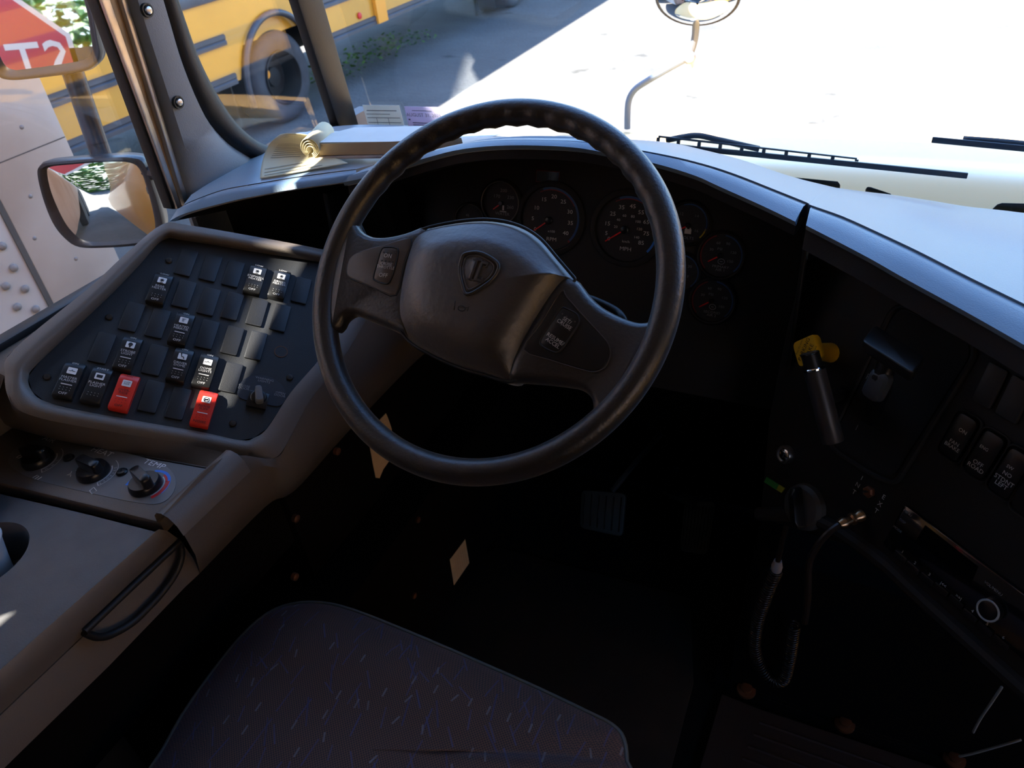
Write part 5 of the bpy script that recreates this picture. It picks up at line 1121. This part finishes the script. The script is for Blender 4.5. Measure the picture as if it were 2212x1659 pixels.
# left side mirrors on one post
sm = thing('side_mirror_assembly', 'two black framed mirrors on one post outside the driver window', 'mirror', V((-1.40, .95, .80)))
def flatmirror(out, gl, dist_p, nrm, convex, nm, th=.05):
    c = dist_p; n = V(nrm).normalized()
    O = crom([PP(*p, c, n) for p in out], 4, True); I = crom([PP(*p, c, n) for p in gl], 4, True)
    g = G(); ce = sum(O, V())/len(O)
    g.loft([[ce+(p-ce)*.7-n*th for p in O], [ce+(p-ce)*.97-n*th*.6 for p in O], O, [p+n*.008 for p in [ce+(q-ce)*.985 for q in O]], [p+n*.009 for p in [a*.45+b*.55 for a, b in zip(O, I)]], [p+n*.002 for p in I]], closed=True)
    g.f.append(tuple(range(len(O)))[::-1]); g.mi.append(0); h = obj(nm, g, 'mirrorb', sm, sharp=60)
    g = G(); ci = sum(I, V())/len(I); rg = []
    for s_ in (1, .85, .65, .45, .25, .05): rg.append([ci+(p-ci)*s_+n*(.002+convex*(1-s_*s_)) for p in I])
    g.loft(rg, closed=True); g.f.append(tuple((len(rg)-1)*len(I)+i for i in range(len(I)))[::1]); g.mi.append(0); obj('mirror_glass', g, 'mirror', h, sharp=0)
    return ce
lo_c = CAM+ray(190, 425).normalized()*1.72
bis = lambda m_, tgt: ((CAM-m_).normalized()+(V(tgt)-m_).normalized()).normalized()
STOP_O = V((-1.52, -.45, 1.12))
flatmirror([(83, 372), (90, 354), (111, 347), (236, 337), (290, 337), (316, 350), (334, 400), (346, 440), (356, 490), (340, 520), (302, 528), (238, 533), (175, 532), (142, 512), (116, 478), (95, 425)],
           [(103, 372), (110, 360), (150, 355), (236, 349), (282, 351), (303, 366), (318, 405), (330, 450), (336, 490), (326, 510), (295, 516), (238, 521), (185, 519), (157, 500), (135, 468), (112, 415)],
           lo_c, bis(lo_c, (-1.65, -30, -5)), .005, 'mirror_housing')
up_c = CAM+ray(8, 155).normalized()*1.70
flatmirror([(-190, -260), (120, -300), (196, -20), (216, 80), (222, 115), (211, 139), (180, 155), (60, 171), (20, 172), (0, 163), (-20, 130), (-70, 20)],
           [(-165, -230), (100, -265), (180, -10), (196, 70), (200, 105), (190, 124), (160, 134), (55, 149), (30, 150), (12, 140), (-4, 110), (-55, 10)],
           up_c, bis(up_c, STOP_O), .0, 'mirror_housing', .035)
g = G(); a_, b_p = CAM+ray(158, 158).normalized()*1.74, CAM+ray(222, 345).normalized()*1.75
g.tube([a_+(a_-b_p)*1.5, a_, b_p, b_p+(b_p-a_)*.1], .0195, 16); obj('post', g, mat('black post', (.03, .032, .04), .25, spec=.6), sm)
g = G(); q = b_p+(b_p-a_)*.05; g.tube([q, V((WX-.06, .97, q.z-.02))], .014, 10); obj('bracket', g, 'mirrorb', sm)
# stop arm standing out from our own side, seen in the upper mirror
sg = thing('stop_arm', 'red octagonal STOP arm of the bus, seen mirrored in the upper side mirror', 'stop sign', STOP_O if 'STOP_O' in globals() else V((-1.35, -.62, 1.0)))
so_ = WM[sg.name].translation.copy(); R8 = .235
sm_ = lookm(so_, (-1, 0, 0), (0, 1, 0))
oc = lambda r, z: [sm_ @ V((r*math.cos(math.radians(22.5+45*k)), r*math.sin(math.radians(22.5+45*k)), z)) for k in range(8)]
g = G(); g.loft([oc(R8, -.012), oc(R8, .0)], closed=True); g.f += [tuple(range(8))[::-1], tuple(range(8, 16))]; g.mi += [0, 0]; obj('sign_plate', g, 'signwhite', sg, smooth=False)
g = G(); g.slab(oc(R8*.93, .0012), (0, 1, 0), .001); obj('red_field', g, 'signred', sg, smooth=False)
g = G(); text(g, 'STOP', .20, sm_ @ T(0, 0, .002), .82); obj('lettering', g, 'signwhite', sg, smooth=False)
g = G(); boxw(g, so_.x+.1, WX-.055, so_.y-.02, so_.y, so_.z-.05, so_.z+.05); obj('hinge_arm', g, 'mirrorb', sg, smooth=False)

# ================================================================ TRAILER ALONGSIDE
TX = -2.0; TY = 1.31; TZ = 3.27
tr = thing('trailer', 'stained white riveted trailer side parked close to the driver window', 'trailer', (TX-1.2, -2, GZ))
g = G(); boxw(g, TX-2.4, TX, -7.5, TY, -.1, TZ); obj('box_body', g, 'trailer', tr, smooth=False)
g = G(); boxw(g, TX-.01, TX+.004, TY-.235, TY+.002, -.1, TZ); obj('corner_post', g, 'trailerb', tr, bevel=.002)
g = G(); boxw(g, TX-.01, TX+.005, TY-.250, TY-.236, -.1, TZ); obj('seam', g, 'seam', tr, smooth=False)
for zz0 in (.80, .30): g = G(); boxw(g, TX, TX+.0045, TY-.235, TY, zz0, zz0+.003); obj('seam', g, 'seam', tr, smooth=False)
def rv(y, z, r=.011, m='rivet'):
    g = G(); g.lathe([(r, 0), (r*.9, r*.35), (r*.5, r*.6), (.0005, r*.66)], 12, lookm((TX+.003, y, z), (0, 1, 0), (1, 0, 0))); return obj('rivet', g, m, tr)
first = None; cnt = 0
for y0 in (TY-.285, TY-.325):
    for i in range(24):
        z = 1.30-i*.062+(.03 if y0 < TY-.3 else 0)
        if first is None: first = rv(y0, z); z_f, y_f = z, y0
        else:
            o = first.copy(); COL.objects.link(o); o.parent = tr; o.location = V((0, y0-y_f, z-z_f)); WM[o.name] = WM[tr.name]
for y0, z0 in ((TY-.15, .98), (TY-.10, .86), (TY-.16, .70), (TY-.06, .60), (TY-.12, .50), (TY-.20, .60)): rv(y0, z0, .006)
g = G(); [g.lathe([(.5, -.13), (.5, .13)], 36, lookm((TX-.2, y, GZ+.5), (0, 1, 0), (1, 0, 0))) for y in (-5.2,)]; obj('wheel', g, 'tyre', tr)
g = G(); [g.lathe([(.5, -.13), (.5, .13)], 36, lookm((TX-.2, y, GZ+.5), (0, 1, 0), (1, 0, 0))) for y in (-6.4,)]; obj('wheel', g, 'tyre', tr)
g = G(); boxw(g, TX-.5, TX-.35, -.6, -.45, GZ, -.1); boxw(g, TX-2.0, TX-1.85, -.6, -.45, GZ, -.1); obj('landing_gear', g, 'steel', tr, smooth=False)

# ================================================================ OTHER SCHOOL BUS
def school_bus(name, label, bx, y0, y1, wheels, arch=True, width=2.4):
    b = thing(name, label, 'bus', (bx-width/2, (y0+y1)/2, GZ))
    WY = wheels[0]; r_ = .60; zc_ = GZ+.45
    # side skin in the plane x = bx with wheel arches
    def side_pts():
        pts = [(y0, -.36)]
        for wy in wheels:
            pts += [(wy-r_, -.36)]+[(wy-r_*math.cos(a), zc_+r_*1.05*math.sin(a)) for a in [math.pi*k/20 for k in range(0, 21)] if zc_+r_*1.05*math.sin(a) > -.36]+[(wy+r_, -.36)]
        pts += [(y1, -.36), (y1, 1.78), (y0, 1.78)]
        return pts
    g = G(); g.slab([V((bx, y, z)) for y, z in side_pts()], (1, 0, 0), .05); obj('side_skin', g, 'yellow', b, smooth=False)
    g = G(); boxw(g, bx-width, bx-.06, y0, y1, -.10, 1.80); obj('body_core', g, 'yellow', b, smooth=False)
    g = G(); boxw(g, bx-width+.1, bx-.35, y0+.2, y1-.2, -.36, -.10); boxw(g, bx-width+.9, bx-.9, y0, y1, -.55, -.36); obj('underbody', g, 'under', b, smooth=False)
    g = G(); prof = [(0, 1.78), (-.05, 1.86), (-.25, 1.98), (-.6, 2.07), (-1.2, 2.10), (-1.8, 2.07), (-2.15, 1.98), (-2.35, 1.86), (-2.4, 1.78)]
    g.loft([[V((bx+x, y0, z)) for x, z in prof], [V((bx+x, y1, z)) for x, z in prof]]); obj('roof', g, 'yellow', b, sharp=0)
    segs = []
    ys = [y0]+sum([[w_-.66, w_+.66] for w_ in wheels], [])+[y1]
    for (za, zb) in ((-.036, .062), (-.383, -.280)):
        for i in range(0, len(ys), 2):
            g = G(); zc2 = (za+zb)/2
            pr = [(.0, za), (.022, za+.006), (.022, zc2-.012), (.012, zc2), (.022, zc2+.012), (.022, zb-.006), (0, zb)]
            g.loft([[V((bx+x, ys[i], z)) for x, z in pr], [V((bx+x, ys[i+1], z)) for x, z in pr]]); g.f += [tuple(range(7))[::-1], tuple(range(7, 14))]; g.mi += [0, 0]; obj('rub_rail', g, 'rail', b, sharp=30)
    for (za, zb) in ((.335, .43), (.66, .74)):
        g = G(); boxw(g, bx, bx+.02, y0, y1, za, zb); obj('rub_rail', g, 'rail', b, bevel=.005)
    nwin = int((y1-y0)/.72)
    for i in range(nwin):
        ya = y0+.15+i*.72; g = G(); boxw(g, bx-.02, bx+.008, ya, ya+.62, .92, 1.50); fr_ = obj('window', g, 'rail', b, smooth=False)
        g = G(); boxw(g, bx, bx+.012, ya+.03, ya+.59, .95, 1.47); obj('window_pane', g, 'busglass', fr_, smooth=False)
    for wy in wheels:
        g = G(); ap = [V((bx+.025, wy-.56*math.cos(a), zc_-.02+.62*math.sin(a))) for a in [math.pi*k/24 for k in range(0, 25)]]; ap = [ap[0]-V((0, 0, .12))]+ap+[ap[-1]-V((0, 0, .12))]; g.tube(ap, .032, 8); obj('arch_trim', g, 'rail', b, sharp=0)
        g = G(); boxw(g, bx-.45, bx-.40, wy-.6, wy+.6, -1.0, .15); obj('wheel_well', g, 'under', b, smooth=False)
        g = G(); mw = lookm((bx-.15, wy, zc_), (0, 1, 0), (1, 0, 0)); R_ = .45
        g.lathe([(.25, .13), (.30, .145), (.36, .150), (.40, .140), (.435, .11), (R_, .07), (R_, -.15), (.40, -.17)], 64, mw, caps=False); wh = obj('wheel', g, 'tyre', b, sharp=50)
        g = G(); g.lathe([(.262, .135), (.262, .155), (.248, .158), (.240, .13), (.225, -.05), (.10, -.06), (.09, .02), (.02, .03)], 48, mw, caps=False); g.lathe([(.024, .03), (.0005, .03)], 16, mw, caps=False); rm = obj('rim', g, mat('black rim', (.003, .003, .004), .7), wh, sharp=40)
        g = G(); g.lathe([(.050, .02), (.045, .05), (.01, .055)], 16, lookm((bx-.15, wy-.13, zc_+.06), (0, 1, 0), (1, 0, 0))); obj('orange_piece', g, 'orange', rm)  # small orange disc set off the wheel centre
        g = G(); boxw(g, bx-.30, bx-.02, wy-.74, wy-.72, -.86, -.36); obj('mud_flap', g, 'rubber', b, bevel=.01)
    return b
ob = school_bus('school_bus', 'yellow school bus with black rub rails parked to the left in shade', -5.75, -3.0, 16.0, [6.33, 11.95])
g = G(); boxw(g, -5.745, -5.70, 8.08, 8.28, -.37, .05); q = obj('marker_post', g, 'orange', ob, smooth=False)
g = G(); m_ = lookm(PX(776, 34, -5.745), (0, 1, 0), (1, 0, 0)); g.lathe([(.035, 0), (.035, .012), (.02, .018)], 16, m_); obj('side_marker', g, 'redp', ob)
# hedge and grass beyond the bus
def clumps(name, label, n, boxr, size, m, seed):
    rnd = random.Random(seed); g = G()
    for i in range(n):
        c = V((rnd.uniform(*boxr[0]), rnd.uniform(*boxr[1]), rnd.uniform(*boxr[2]))); a = rnd.uniform(0, 6.28); u = V((math.cos(a), math.sin(a), rnd.uniform(-.6, .6)))*size; v = u.cross(V((rnd.uniform(-1, 1), rnd.uniform(-1, 1), 1))).normalized()*size*.6
        g.add([c-u, c-v, c+u, c+v], [(0, 1, 2, 3)])
    o = obj(name, g, m, smooth=False); o['kind'] = 'stuff'; o['label'] = label; o['category'] = 'plants' if name != 'grass' else 'grass'; return o
clumps('grass', 'patch of green weeds on the asphalt beside the yellow bus', 420, ((-6.9, -6.1), (7.4, 10.0), (GZ, GZ+.12)), .03, 'leaf', 3)
clumps('hedge', 'green foliage behind the trailer seen in the lower mirror', 7000, ((-9, 1.0), (-17, -14), (GZ, 2.6)), .16, 'leaf', 5)

# second school bus, out of view, added to bounce warm light through the door
def copy_tree(o, parent=None):
    c = o.copy(); COL.objects.link(c); c.parent = parent
    for ch in list(o.children): copy_tree(ch, c)
    return c
bounce_bus = copy_tree(ob); bounce_bus.matrix_world = Matrix.Translation((5.0, 1.0, GZ)) @ Matrix.Rotation(math.pi, 4, 'Z'); tag(ob, ob['label'], 'bus', 'parked school buses'); tag(bounce_bus, 'sunlit yellow school bus parked to the right, outside the entrance door', 'bus', 'parked school buses')
